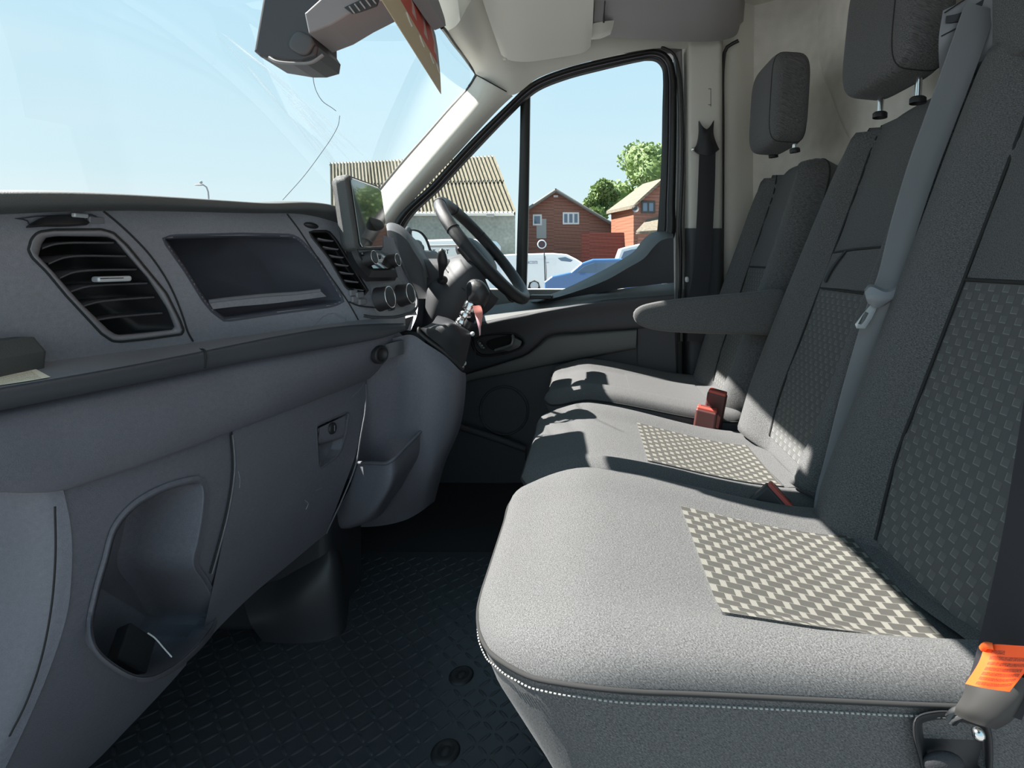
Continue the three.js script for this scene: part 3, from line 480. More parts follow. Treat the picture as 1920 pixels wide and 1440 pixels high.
  const fb = ls.map((x) => hit(x, faceBot(x), sFace(0.002))), lt = ls.map((x) => hit(x, lipTop(x), sLip(-0.006))), lt2 = ls.map((x) => hit(x, lipTop(x) + 4, sLip(0.001))), lm = ls.map((x) => hit(x, lerp(lipTop(x), lipBot(x), 0.5), sLip(0.004))), lb = ls.map((x) => hit(x, lipBot(x), sLip(-0.002)));
  obj('shelf', skin([fb, lt], 90, 6, { smoothV: false }), M({ color: L(0.21, 0.215, 0.23), roughness: 0.42, bumpMap: bumpGrain, bumpScale: 0.0004 }), dash);
  obj('shelf_lip', skin([lt, lt2, lm, lb, lb.map((p) => p.clone().add(new THREE.Vector3(0, 0.002, -0.02)))], 90, 24), mat.lip, dash);
  obj('shelf_joint', tube([hit(358, 651, sFace(0.01)), hit(375, 655, sLip(-0.03)), hit(384, 658, sLip(0.0)), hit(386, 672, sLip(0.0055)), hit(384, 690, sLip(0.001))], 0.0014, 24, 6), mat.seam, dash);
  const sm = ls.map((x) => hit(x, seamLine(Math.min(x, 745)), sLow(0.006)));
  const mix = (t, dz) => lb.map((p, i) => p.clone().lerp(sm[i], t).add(new THREE.Vector3(0, 0, dz)));
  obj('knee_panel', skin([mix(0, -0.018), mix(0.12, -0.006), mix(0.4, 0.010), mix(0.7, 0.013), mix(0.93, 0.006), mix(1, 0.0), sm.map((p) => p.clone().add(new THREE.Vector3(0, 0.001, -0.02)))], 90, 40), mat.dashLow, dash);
  // pale scratches on the knee panel and lid
  const sc = (a, b, s, k = 0) => { const A = hit(...a, s), B = hit(...b, s), m = A.clone().lerp(B, 0.5); m.y += k; return tube([A, m, B], 0.0005, 8, 5); };
  // warning label on the shelf
  const lab = texture(256, 128, (u, v) => { const line = Math.sin(v * 55) > 0.1 && v > 0.12 && v < 0.9 && u > 0.06 && u < 0.92, ink = line && rnd() < 0.55; return ink ? [0.62, 0.55, 0.42] : [0.97, 0.93, 0.84]; });
  const sp = (x, y) => { const a = hit(x, faceBot(x), sFace(0.002)), b = hit(x, lipTop(x), sLip(-0.006)), t = (y - faceBot(x)) / (lipTop(x) - faceBot(x)); const p = a.clone().lerp(b, t); p.y += 0.0012; return p; };
  const lg = skin([[sp(-70, 716), sp(0, 704), sp(40, 697), sp(68, 695)], [sp(-62, 734), sp(10, 723), sp(55, 716), sp(95, 709)]], 12, 4), uvA = lg.attributes.uv, mx = [0, 0]; for (let i = 0; i < uvA.count; i++) { mx[0] = Math.max(mx[0], uvA.getX(i)); mx[1] = Math.max(mx[1], uvA.getY(i)); } for (let i = 0; i < uvA.count; i++) uvA.setXY(i, uvA.getX(i) / mx[0], 1 - uvA.getY(i) / mx[1]);
  tag(obj('warning_label', lg, M({ color: L(1), map: lab, roughness: 0.5 })), 'white printed label stuck on the dashboard shelf', 'label');
  obj('shelf_handle', [extrudeX([[0, 0], [0.05, 0], [0.052, 0.02], [0.04, 0.034], [0.005, 0.034]].map(([z, y]) => [z - 0.735, y - 0.137]), 0.40, 0.668, 0.006)], mat.dashTop, dash);
}
// ---- lower part: glovebox lid, open pocket, end panel
const pocketRim = outline([[168, 1178], [180, 1110], [197, 1050], [215, 990], [250, 948], [300, 918], [345, 903], [375, 900], [384, 915], [383, 960], [374, 1015], [366, 1058], [386, 1090], [404, 1128], [408, 1158], [390, 1192], [352, 1232], [320, 1256], [285, 1272], [255, 1272], [215, 1252], [178, 1218]], 100, true);
{
  const Lw = (q, k = 0) => hit(q[0], q[1], sLow(k));
  const cornerX = curve1([[915, 118], [960, 128], [1000, 134], [1080, 134], [1150, 126], [1250, 95], [1330, 62], [1420, 20], [1480, -10]]);
  const splitX = curve1([[805, 432], [870, 437], [900, 435], [960, 425], [1020, 410], [1080, 393], [1180, 362], [1250, 340]]);
  const bottom = curve1([[-40, 1545], [60, 1500], [165, 1440], [240, 1365], [320, 1280], [400, 1188], [470, 1118], [540, 1060], [620, 994], [660, 965]]);
  // cover with the pocket
  const nu = 90, nv = 130, pos = [], idx = [], q = [], hole = shrink(pocketRim, 2);
  for (let i = 0; i <= nu; i++) for (let j = 0; j <= nv; j++) {
    const t = j / nv; let y = lerp(912, 1480, t), x0 = cornerX(y), x1 = splitX(y);
    // right bound follows the split, then the lower edge
    let xb = x1; for (let k = 0; k < 400; k++) { const xx = lerp(x1, x0, k / 400); if (y <= bottom(xx)) { xb = xx; break; } xb = xx; }
    const x = lerp(x0, xb, i / nu), yy = Math.max(y, seamLine(x)); const tt = t === 0 ? seamLine(x) : Math.max(lerp(seamLine(x), 1480, t), 0), x2 = lerp(cornerX(tt), Math.max(cornerX(tt) + 1, Math.min(splitX(tt) + 8, xb + 60)), i / nu);
    const fy = Math.min(tt, bottom(x2) + 0); q.push([x2, fy]); pos.push(...Lw([x2, fy - (j === 0 ? 6 : 0)], -0.002));
  }
  for (let i = 0; i < nu; i++) for (let j = 0; j < nv; j++) { const a = i * (nv + 1) + j, b = a + nv + 1, c = [(q[a][0] + q[b + 1][0]) / 2, (q[a][1] + q[b + 1][1]) / 2]; if (!inside(hole, ...c)) idx.push(a, b, a + 1, a + 1, b, b + 1); }
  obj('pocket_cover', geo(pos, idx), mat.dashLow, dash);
  // pocket: rolled rim and moulded inside
  const inn = shrink(pocketRim, 9), dz = (q, k, d) => { const p = Lw(q, k); p.z -= d; return p; };
  const low = pocketRim.map((p) => sstep(1150, 1215, p[1]));
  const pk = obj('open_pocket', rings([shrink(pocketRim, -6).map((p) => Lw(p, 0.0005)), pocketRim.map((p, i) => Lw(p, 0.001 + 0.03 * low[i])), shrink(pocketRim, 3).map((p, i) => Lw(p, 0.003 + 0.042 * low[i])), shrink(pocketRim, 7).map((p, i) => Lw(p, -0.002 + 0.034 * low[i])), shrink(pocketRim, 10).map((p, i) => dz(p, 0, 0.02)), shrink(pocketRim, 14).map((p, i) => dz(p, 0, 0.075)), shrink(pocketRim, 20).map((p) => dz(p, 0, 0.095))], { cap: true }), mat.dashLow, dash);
  obj('pocket_joint', tube([[341, 905], [342, 935], [330, 975], [312, 1022], [290, 1062], [266, 1100], [245, 1135], [233, 1165], [236, 1190], [248, 1210]].map((p) => dz(p, 0, 0.084)), 0.0011, 50, 6), mat.vent, pk);
  // end panel of the dash towards the door
  const ys = range(885, 1480, 24), c0 = ys.map((y) => Lw([cornerX(Math.max(y, 905)), y]));
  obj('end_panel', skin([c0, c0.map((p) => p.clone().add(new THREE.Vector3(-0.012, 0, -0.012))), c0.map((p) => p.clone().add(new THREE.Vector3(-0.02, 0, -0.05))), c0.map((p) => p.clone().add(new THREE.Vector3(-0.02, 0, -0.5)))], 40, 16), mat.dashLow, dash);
  obj('end_joint', tube([[103, 950], [104, 1040], [96, 1140], [76, 1240], [48, 1320], [18, 1380]].map(([x, y]) => { const p = P(x, y, 0.572); return p; }), 0.001, 40, 6), mat.seam, dash);
  const e2 = ls2(); function ls2() { return range(560, 930, 12); }
  obj('end_cap', skin([[hit(-240, 690, sFace()), hit(-240, 412, sFace())].map((p) => p), [hit(-240, 690, sFace()), hit(-240, 412, sFace())].map((p) => p.clone().add(new THREE.Vector3(0, 0, -0.5)))], 4, 4), mat.dash, dash);
  // glovebox lid
  const gR = curve1([[700, 690], [715, 686], [760, 686], [820, 676], [868, 668], [940, 640], [1000, 612], [1060, 590]]);
  const gpos = [], gidx = [], gn = 60, gm = 60, gq = [], hdl = outline([[594, 800], [600, 795], [640, 778], [652, 772], [655, 778], [650, 810], [640, 845], [630, 858], [602, 878], [598, 872], [596, 840]], 60);
  const gh = shrink(hdl, 2);
  for (let i = 0; i <= gn; i++) for (let j = 0; j <= gm; j++) {
    const t = j / gm; let x = lerp(splitX(lerp(812, 1150, t)) + 3, gR(lerp(716, 1000, t)), i / gn); const y = lerp(seamLine(x) - 2, bottom(x), t); gq.push([x, y]); gpos.push(...Lw([x, y], 0.004));
  }
  for (let i = 0; i < gn; i++) for (let j = 0; j < gm; j++) { const a = i * (gm + 1) + j, b = a + gm + 1, c = [(gq[a][0] + gq[b + 1][0]) / 2, (gq[a][1] + gq[b + 1][1]) / 2]; if (!inside(gh, ...c)) gidx.push(a, b, a + 1, a + 1, b, b + 1); }
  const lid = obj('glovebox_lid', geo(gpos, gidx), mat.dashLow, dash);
  obj('lid_edge', [tube(range(720, 1000, 10).map((y) => Lw([gR(y), y], 0.002)), 0.0016, 40, 6)], mat.dash, lid);
  obj('lid_edge', tube(range(815, 1075, 12).map((y) => Lw([splitX(y) + 3, y], 0.003)), 0.002, 40, 6), mat.dash, lid);
  obj('lid_shadow_gap', [tube(range(815, 1075, 12).map((y) => Lw([splitX(y), y], 0.0025)), 0.0014, 40, 6)], mat.seam, lid);
  const hb = hdl.map((q) => { const p = Lw(q, 0); p.z -= 0.022; return p; });
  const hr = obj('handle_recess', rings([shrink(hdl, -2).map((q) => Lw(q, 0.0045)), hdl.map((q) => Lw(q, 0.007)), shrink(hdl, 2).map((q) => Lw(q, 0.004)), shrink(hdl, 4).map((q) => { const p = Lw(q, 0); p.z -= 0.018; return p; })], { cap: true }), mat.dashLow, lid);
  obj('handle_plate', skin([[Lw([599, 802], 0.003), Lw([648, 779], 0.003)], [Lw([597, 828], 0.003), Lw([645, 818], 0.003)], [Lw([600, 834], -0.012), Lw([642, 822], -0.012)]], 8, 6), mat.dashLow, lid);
  const lc = Lw([623, 803], 0.004); obj('lock_barrel', [lathe([[0, 0.004], [0.008, 0.004], [0.011, 0.002], [0.012, -0.006]], lc, new THREE.Vector3(-0.15, 0.1, 1))], mat.black, lid);
  obj('key_slot', new THREE.BoxGeometry(0.002, 0.011, 0.001).translate(lc.x - 0.0008, lc.y + 0.0005, lc.z + 0.005), mat.vent, lid);
  const sc = M({ color: L(0.3, 0.3, 0.33), roughness: 0.8 }), line = (l, k = 0.0045, r = 0.00035) => tube(l.map((q) => Lw(q, k)), r, 16, 5);
  obj('scratch_marks', [line([[447, 884], [450, 900], [449, 915]]), line([[660, 745], [675, 730], [683, 718]]), line([[572, 938], [578, 945], [574, 955]], 0.0045, 0.0006), line([[592, 920], [604, 914]])], sc, lid).userData.kind = 'stuff';
  // socket next to the console
  const so = P(715, 665, 1.10); obj('power_socket', [lathe([[0, -0.006], [0.012, -0.006], [0.013, 0.002], [0.017, 0.003], [0.019, 0], [0.019, -0.01]], so, new THREE.Vector3(-0.35, 0.05, 1)), ], mat.black, dash);
}
// black box lying in the pocket
{
  const c = hit(285, 1215, sLow(0)); c.z -= 0.028;
  const t = thing('usb_adapter', 'small black box with a pale edge lying in the dashboard pocket', 'adapter');
  obj('case', new RoundedBoxGeometry(0.046, 0.058, 0.018, 3, 0.003).applyQuaternion(quat(-0.35, 0.2, 0.6)).translate(c.x, c.y - 0.004, c.z), mat.gaiter, t);
  obj('pale_edge', tube([P(277, 1187, c.x - 0.012), P(290, 1196, c.x - 0.008), P(306, 1214, c.x - 0.004), P(322, 1232, c.x)], 0.0009, 10, 6), M({ color: L(0.7), roughness: 0.4 }), t);
}
// ---- touchscreen, knobs and lower centre stack
{
  const F = (q, k = 0) => hit(q[0], q[1], sFace(k));
  const A = P(652, 331, 1.0), B = P(712, 353, 1.205), C = P(732, 470, 1.205), D = P(672, 466, 1.0);
  const ux = B.clone().sub(A), uy = D.clone().sub(A), N = new THREE.Vector3().crossVectors(uy, ux).normalize(); if (N.z < 0) N.negate();
  const pl = (u, v, n) => A.clone().addScaledVector(ux, u).addScaledVector(uy, v).addScaledVector(N, n);
  const rect = (i, n, r = 0.05) => outline([[i + r, i], [1 - i - r, i], [1 - i, i + r], [1 - i, 1 - i - r], [1 - i - r, 1 - i], [i + r, 1 - i], [i, 1 - i - r], [i, i + r]], 60).map(([u, v]) => pl(u, v, n));
  const ts = obj('touchscreen', rings([rect(0.10, -0.036), rect(0.0, -0.03), rect(-0.03, -0.02), rect(-0.035, -0.004), rect(-0.02, 0.001), rect(0.0, 0.0015)], { cap: true, capFirst: true }), mat.dashTop, dash);
  obj('display_glass', rings([rect(0.005, 0.001), rect(0.01, 0.003), rect(0.03, 0.0032)], { cap: true }), mat.screen, ts);
  // body below the screen that carries the volume knobs
  const b0 = [P(654, 395, 1.0), P(661, 470, 1.0), P(676, 500, 1.005), P(692, 520, 1.02), P(735, 522, 1.13), P(742, 520, 1.15)];
  obj('screen_pod', [skin([[P(646, 400, 1.0), P(658, 470, 1.0), P(672, 498, 1.0), P(692, 520, 1.02)], [P(671, 466, 1.0), P(674, 478, 1.0), P(684, 492, 1.01), P(697, 508, 1.03)], [P(728, 470, 1.2), P(732, 478, 1.19), P(736, 492, 1.17), P(740, 506, 1.15)], [P(735, 470, 1.23), P(740, 480, 1.22), P(744, 494, 1.2), P(746, 520, 1.17)]], 20, 12, { smoothV: false }), skin([[P(646, 400, 1.0), P(658, 470, 1.0), P(672, 498, 1.0), P(692, 520, 1.02)], [P(640, 405, 1.03), P(648, 470, 1.03), P(662, 505, 1.03), P(686, 528, 1.04)]], 16, 3), skin([[P(692, 520, 1.02), P(746, 520, 1.17)], [P(697, 508, 1.03), P(740, 506, 1.15)]], 6, 3), skin([[P(686, 528, 1.04), P(742, 526, 1.16)], [P(692, 520, 1.02), P(746, 520, 1.17)]], 6, 2)], mat.black, dash);
  obj('media_panel', sheet([[P(679, 474, 1.003), P(727, 474, 1.165)], [P(700, 503, 1.02), P(742, 503, 1.135)]], 10, 6, new THREE.Vector3(0, 0.001, -0.006)), mat.gloss, dash);
  const ax = new THREE.Vector3(-0.08, 0.22, 1);
  const knob = (px, py, d, r, h, ring) => { const c = P(px, py, d), k = obj('control_knob', lathe([[r * 1.04, -0.004], [r * 1.04, 0], [r, 0.002], [r * 0.97, h - 0.003], [r * 0.9, h], [r * 0.55, h], [0, h - 0.0005]], c, ax), mat.black, dash); if (ring) obj('chrome_ring', new THREE.TorusGeometry(r * 0.9, r * 0.045, 8, 40).applyQuaternion(new THREE.Quaternion().setFromUnitVectors(new THREE.Vector3(0, 0, 1), ax.clone().normalize())).translate(...c.clone().addScaledVector(ax.clone().normalize(), h)), mat.chrome, k); return k; };
  knob(686, 486, 1.02, 0.0145, 0.018, true); knob(733, 490, 1.14, 0.0145, 0.016, true);
  for (let k = 0; k < 3; k++) obj('media_button', box(0, 0.03, 0, 0.008, 0, 0.004, 0.001).translate(...P(706 + k * 2, 482 + k * 8, 1.07).sub(V(0.015, 0.004, 0))), k === 1 ? mat.plate : mat.black, dash);
  const cl = obj('climate_panel', skin([[F([688, 516], 0.003), F([712, 517], 0.003), F([745, 520], 0.003)], [F([694, 535], 0.003), F([725, 537], 0.003), F([760, 537], 0.003)], [F([702, 580], 0.003), F([740, 578], 0.003), F([779, 570], 0.003)], [F([712, 592], 0.002), F([740, 592], 0.002), F([772, 586], 0.002)]], 16, 16), M({ color: L(0.22, 0.225, 0.235), roughness: 0.45, bumpMap: bumpGrain, bumpScale: 0.0002 }), dash);
  knob(713, 561, 1.055, 0.0235, 0.021, true); knob(753, 554, 1.145, 0.0235, 0.021, true);
  for (const [x, y, w] of [[730, 546, 0.03], [733, 562, 0.02], [735, 577, 0.03]]) obj('climate_button', new RoundedBoxGeometry(w, 0.011, 0.006, 2, 0.0015).translate(...F([x, y], 0.006)), mat.black, dash);
  for (const [x, y] of [[662, 549], [674, 553], [666, 561], [679, 566]]) obj('switch_button', new RoundedBoxGeometry(0.018, 0.012, 0.007, 2, 0.002).applyQuaternion(quat(0, -0.4, 0)).translate(...F([x, y], 0.002)), mat.vent, dash);
  obj('switch_groove', tube([F([655, 566], 0.002), F([672, 573], 0.003), F([704, 577], 0.003)], 0.0014, 16, 6), mat.seam, dash);
  obj('stack_rim', tube([[742, 477], [758, 505], [772, 535], [781, 556], [782, 570], [776, 583], [760, 590], [735, 595], [700, 595], [682, 592]].map((q) => F(q, 0.002)), 0.0032, 60, 8), mat.lip, dash);
  // end wall of the stack towards the driver, and the latch under it
  const r = [[738, 446], [760, 505], [782, 560], [782, 590], [770, 620]].map((q) => F(q, 0));
  obj('stack_side', skin([r, r.map((p) => p.clone().add(new THREE.Vector3(0.09, 0, -0.16)))], 16, 4), mat.dash, dash);
  obj('latch', sheet([[P(750, 600, 1.17), P(776, 592, 1.2)], [P(756, 608, 1.17), P(778, 602, 1.2)], [P(764, 618, 1.175), P(777, 610, 1.2)]], 8, 8, new THREE.Vector3(0.01, -0.006, -0.02)), mat.black, dash);
  // instrument hood beyond the screen
  const H = (l, d) => l.map(([x, y]) => P(x, y, d));
  obj('instrument_hood', [skin([H([[716, 440], [728, 432], [748, 438], [764, 452], [775, 470], [790, 494], [800, 520]], 1.36), H([[716, 434], [728, 423], [750, 428], [768, 446], [780, 466], [796, 492], [806, 520]], 1.42), H([[716, 430], [730, 418], [753, 424], [772, 444], [784, 466], [800, 492], [810, 520]], 1.62), H([[716, 440], [735, 430], [760, 436], [780, 450], [795, 470], [806, 495], [815, 520]], 1.9)], 24, 16), skin([H([[716, 440], [728, 432], [748, 438], [764, 452], [775, 470], [790, 494], [800, 520]], 1.36), H([[716, 560], [728, 560], [748, 560], [764, 560], [775, 560], [790, 560], [800, 560]], 1.32)], 24, 6)], mat.doorDark, dash);
  obj('dash_driver_side', [box(1.28, 2.0, -0.3, 0.03, -1.0, -0.56, 0.02), box(1.25, 2.0, -0.03, 0.07, -1.1, -0.62, 0.02)], mat.doorDark, dash);
}

// ================================================================ gear console, gear lever, steering
{
  const c = thing('gear_console', 'tall dark grey console carrying the gear lever', 'console');
  // side face towards the passenger: rows from top to bottom
  const T = [[745, 640], [770, 634], [800, 655], [830, 672], [855, 700], [872, 696]];
  obj('console_body', [skin([
    [P(688, 648, 1.15), P(745, 632, 1.14), P(772, 628, 1.16), P(800, 645, 1.165), P(835, 668, 1.18), P(862, 694, 1.2), P(873, 700, 1.26)],
    [P(686, 690, 1.16), P(742, 690, 1.155), P(768, 690, 1.15), P(800, 695, 1.15), P(835, 705, 1.165), P(864, 715, 1.2), P(874, 716, 1.27)],
    [P(672, 790, 1.18), P(735, 790, 1.17), P(768, 790, 1.155), P(800, 790, 1.15), P(830, 792, 1.165), P(854, 795, 1.2), P(864, 796, 1.27)],
    [P(650, 880, 1.22), P(730, 885, 1.19), P(772, 885, 1.18), P(790, 886, 1.18), P(808, 884, 1.185), P(825, 874, 1.21), P(835, 868, 1.27)],
    [P(640, 990, 1.3), P(720, 985, 1.28), P(760, 975, 1.28), P(780, 965, 1.28), P(795, 955, 1.28), P(808, 945, 1.3), P(815, 940, 1.34)],
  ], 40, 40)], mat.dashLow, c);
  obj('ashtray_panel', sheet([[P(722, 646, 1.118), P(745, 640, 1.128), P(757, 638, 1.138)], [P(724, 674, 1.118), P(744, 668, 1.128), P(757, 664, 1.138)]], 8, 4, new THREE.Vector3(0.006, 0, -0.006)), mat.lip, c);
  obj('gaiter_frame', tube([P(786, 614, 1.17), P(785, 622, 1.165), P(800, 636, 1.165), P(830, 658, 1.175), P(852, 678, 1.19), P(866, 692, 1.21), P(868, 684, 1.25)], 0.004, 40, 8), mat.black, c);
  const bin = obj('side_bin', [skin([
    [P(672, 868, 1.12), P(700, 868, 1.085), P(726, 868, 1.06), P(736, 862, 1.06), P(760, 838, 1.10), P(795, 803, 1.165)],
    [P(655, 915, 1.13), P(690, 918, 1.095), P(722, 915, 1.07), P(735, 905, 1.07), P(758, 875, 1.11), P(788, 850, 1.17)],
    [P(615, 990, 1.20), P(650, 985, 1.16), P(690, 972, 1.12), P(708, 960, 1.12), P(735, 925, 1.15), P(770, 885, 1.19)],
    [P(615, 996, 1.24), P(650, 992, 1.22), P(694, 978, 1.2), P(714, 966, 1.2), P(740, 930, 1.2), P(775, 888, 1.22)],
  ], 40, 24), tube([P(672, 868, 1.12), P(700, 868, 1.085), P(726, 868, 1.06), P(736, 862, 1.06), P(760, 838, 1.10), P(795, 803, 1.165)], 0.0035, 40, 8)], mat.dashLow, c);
  obj('bin_inside', skin([[P(672, 869, 1.125), P(700, 869, 1.1), P(726, 868, 1.08), P(760, 839, 1.115), P(795, 804, 1.17)], [P(680, 900, 1.2), P(700, 900, 1.2), P(726, 900, 1.2), P(760, 880, 1.2), P(795, 850, 1.2)]], 12, 3), mat.black, bin);
  obj('screw', lathe([[0, 0.003], [0.005, 0.002], [0.006, -0.002]], P(870, 681, 1.24), new THREE.Vector3(-1, 0.3, 0.4)), mat.plate, c);
}
{
  const g = thing('gear_lever', 'gear lever with black knob, chrome shaft and leather gaiter', 'gear lever');
  obj('gaiter', [skin([
    [P(787, 616, 1.17), P(800, 628, 1.168), P(825, 648, 1.175), P(850, 672, 1.19), P(866, 690, 1.215)],
    [P(797, 612, 1.20), P(812, 617, 1.19), P(838, 628, 1.195), P(858, 650, 1.21), P(872, 680, 1.23)],
    [P(810, 605, 1.23), P(825, 610, 1.21), P(845, 607, 1.21), P(862, 622, 1.22), P(880, 648, 1.25)],
    [P(820, 592, 1.29), P(840, 598, 1.27), P(860, 610, 1.25), P(872, 618, 1.25), P(884, 628, 1.26)],
    [P(830, 597, 1.36), P(848, 602, 1.34), P(866, 612, 1.31), P(878, 620, 1.30), P(888, 630, 1.32)],
    [P(850, 610, 1.42), P(865, 618, 1.42), P(880, 630, 1.42), P(890, 650, 1.42), P(892, 680, 1.42)],
  ], 36, 36)], mat.gaiter, g);
  const a = P(858, 617, 1.28), b = P(880, 577, 1.29), dir = b.clone().sub(a);
  obj('shaft', [tube([a, a.clone().lerp(b, 0.5), b, P(884, 560, 1.29)], 0.0085, 20, 14), lathe([[0.013, 0], [0.015, 0.004], [0.013, 0.012], [0.010, 0.016]], a.clone().lerp(b, 0.22), dir), lathe([[0.011, 0], [0.0145, 0.003], [0.0145, 0.013], [0.011, 0.016]], a.clone().lerp(b, 0.5), dir), lathe([[0.012, 0], [0.016, 0.002], [0.016, 0.02], [0.012, 0.022]], a.clone().lerp(b, 0.86), dir)], mat.chrome, g);
  obj('shaft_collar', [tube([a.clone().lerp(b, -0.02).add(new THREE.Vector3(0.0, 0, 0.018)), P(882, 600, 1.275)], 0.011, 10, 12)], mat.black, g);
  const kp = [[877, 566], [875, 545], [875, 534], [882, 525], [892, 523], [904, 527], [914, 538], [918, 550], [912, 568], [905, 578], [890, 570]];
  const ko = outline(kp, 60, true), kd = 1.285;
  const kc = ko.reduce((t, p) => [t[0] + p[0] / ko.length, t[1] + p[1] / ko.length], [0, 0]), kl = (f, dd) => ko.map((q) => P(kc[0] + (q[0] - kc[0]) * f, kc[1] + (q[1] - kc[1]) * f, kd + dd));
  obj('knob', rings([kl(0.4, 0.03), kl(0.75, 0.022), kl(0.94, 0.011), kl(1, 0), kl(0.95, -0.011), kl(0.8, -0.019), kl(0.5, -0.025), kl(0.2, -0.027)], { cap: true, capFirst: true }), mat.leather, g);
  obj('knob_trim', tube([[896, 526], [906, 533], [912, 543], [912, 556], [907, 570]].map(([x, y]) => P(x, y, kd - 0.012)), 0.0013, 20, 6), mat.plate, g);
  obj('gaiter_stud', egg(0.011, 0.011, 0.011, 1, 14, 10).translate(...P(886, 626, 1.26)), mat.plate, g);
  const tagp = thing('paper_tag', 'crumpled pink paper tag tied to the gear lever', 'tag');
  obj('tag_strip', sheet([[P(888, 580, 1.262), P(893, 600, 1.258), P(897, 615, 1.256), P(899, 630, 1.26)], [P(897, 576, 1.262), P(899, 595, 1.25), P(901, 612, 1.253), P(901, 628, 1.262)]], 14, 3, new THREE.Vector3(0.001, 0, 0)), M({ color: L(0.72, 0.42, 0.45), roughness: 0.8 }), tagp);
  obj('tag_fold', sheet([[P(886, 574, 1.255), P(890, 588, 1.25), P(896, 598, 1.25)], [P(901, 572, 1.258), P(905, 586, 1.25), P(902, 612, 1.252)]], 8, 3, new THREE.Vector3(0.001, 0, 0)), M({ color: L(0.62, 0.22, 0.18), roughness: 0.8 }), tagp);
}
{
  const s = thing('steering_wheel', 'black leather steering wheel in front of the driver seat', 'steering wheel');
  const c = P(906, 470, 1.6), up = new THREE.Vector3(0, 0.765, -0.644).normalize(), side = new THREE.Vector3(1, 0, 0), n = new THREE.Vector3().crossVectors(side, up).normalize(); if (n.z < 0) n.negate();
  const B = new THREE.Matrix4().makeBasis(side, up, n).setPosition(c), R = 0.187;
  obj('rim', new THREE.TorusGeometry(R, 0.0175, 18, 90).applyMatrix4(B), mat.leather, s);
  for (const a of [2.0, 2.75, 0.38, 1.14]) obj('rim_joint', new THREE.TorusGeometry(0.0178, 0.0012, 6, 24).rotateY(0).applyMatrix4(new THREE.Matrix4().makeRotationFromQuaternion(quat(Math.PI / 2, 0, 0))).applyMatrix4(new THREE.Matrix4().makeRotationZ(a).setPosition(Math.cos(a) * R, Math.sin(a) * R, 0)).applyMatrix4(B), mat.seam, s);
  obj('hub', [egg(0.15, 0.14, 0.07, 0.7, 30, 20).translate(0, -0.005, -0.03).applyMatrix4(B)], mat.black, s);
  for (const [a, w] of [[Math.PI, 0.05], [0, 0.05], [-Math.PI / 2 - 0.35, 0.03], [-Math.PI / 2 + 0.35, 0.03]]) { const g = new RoundedBoxGeometry(R - 0.04, w, 0.016, 3, 0.006).translate((R + 0.04) / 2, 0, -0.018).rotateZ(a).applyMatrix4(B); obj('spoke', g, mat.black, s); }
  const k = thing('steering_column', 'dark steering column shroud with a black stalk', 'steering column');
  obj('shroud', [skin([
    [P(792, 590, 1.5), P(800, 560, 1.5), P(800, 525, 1.5), P(815, 502, 1.5), P(850, 480, 1.5), P(885, 472, 1.5)],
    [P(790, 620, 1.43), P(795, 575, 1.42), P(800, 540, 1.42), P(825, 517, 1.42), P(858, 490, 1.42), P(890, 480, 1.44)],
    [P(800, 640, 1.40), P(810, 600, 1.38), P(822, 560, 1.38), P(845, 535, 1.38), P(875, 510, 1.39), P(900, 500, 1.42)],
    [P(830, 640, 1.42), P(850, 612, 1.40), P(865, 590, 1.40), P(885, 570, 1.41), P(905, 555, 1.42), P(920, 545, 1.46)],
    [P(830, 640, 1.55), P(850, 625, 1.55), P(875, 610, 1.55), P(900, 595, 1.55), P(925, 575, 1.55), P(935, 560, 1.56)],
  ], 30, 36), box(1.42, 1.75, -0.2, 0.0, -0.56, -0.36, 0.04)], mat.doorDark, k);
  obj('shroud_joint', tube([P(833, 500, 1.41), P(845, 518, 1.40), P(858, 532, 1.385), P(872, 545, 1.385)], 0.001, 20, 6), mat.seam, k);
  const st = obj('stalk', [skin([0, 1, 2, 3, 4, 5, 6].map((i) => { const y = [466, 472, 484, 496, 506, 518, 526][i], x = [828, 828, 829, 830, 828, 827, 827][i], r = [0.002, 0.008, 0.012, 0.011, 0.0075, 0.006, 0.006][i], d = [1.28, 1.28, 1.285, 1.29, 1.31, 1.34, 1.37][i]; return range(0, 2 * Math.PI, 12).map((a) => P(x, y, d).add(new THREE.Vector3(Math.cos(a) * r * 0.7, 0, Math.sin(a) * r))); }), 24, 30), lathe([[0.004, 0.012], [0.011, 0.006], [0.012, -0.01]], P(829, 525, 1.37), new THREE.Vector3(-1, 0.1, 0))], mat.black, k);
}
// lower heater cover in the footwell
{
  const h = obj('heater_cover', [skin([
    [P(455, 1122, 1.10), P(510, 1090, 1.12), P(560, 1045, 1.14), P(605, 1000, 1.17), P(625, 985, 1.25)],
    [P(470, 1170, 1.08), P(515, 1150, 1.085), P(575, 1100, 1.09), P(625, 1050, 1.12), P(645, 1050, 1.22)],
    [P(490, 1200, 1.09), P(520, 1202, 1.085), P(580, 1200, 1.085), P(640, 1190, 1.11), P(662, 1185, 1.2)],
    [P(495, 1214, 1.085), P(525, 1214, 1.085), P(582, 1213, 1.085), P(644, 1198, 1.11), P(668, 1192, 1.2)],
  ], 24, 24), box(1.12, 1.3, FLOOR, -0.5, -0.9, -0.55, 0.02)], M({ color: L(0.03, 0.03, 0.034), roughness: 0.5 }));
  tag(h, 'black plastic heater cover standing on the footwell floor', 'cover');
}

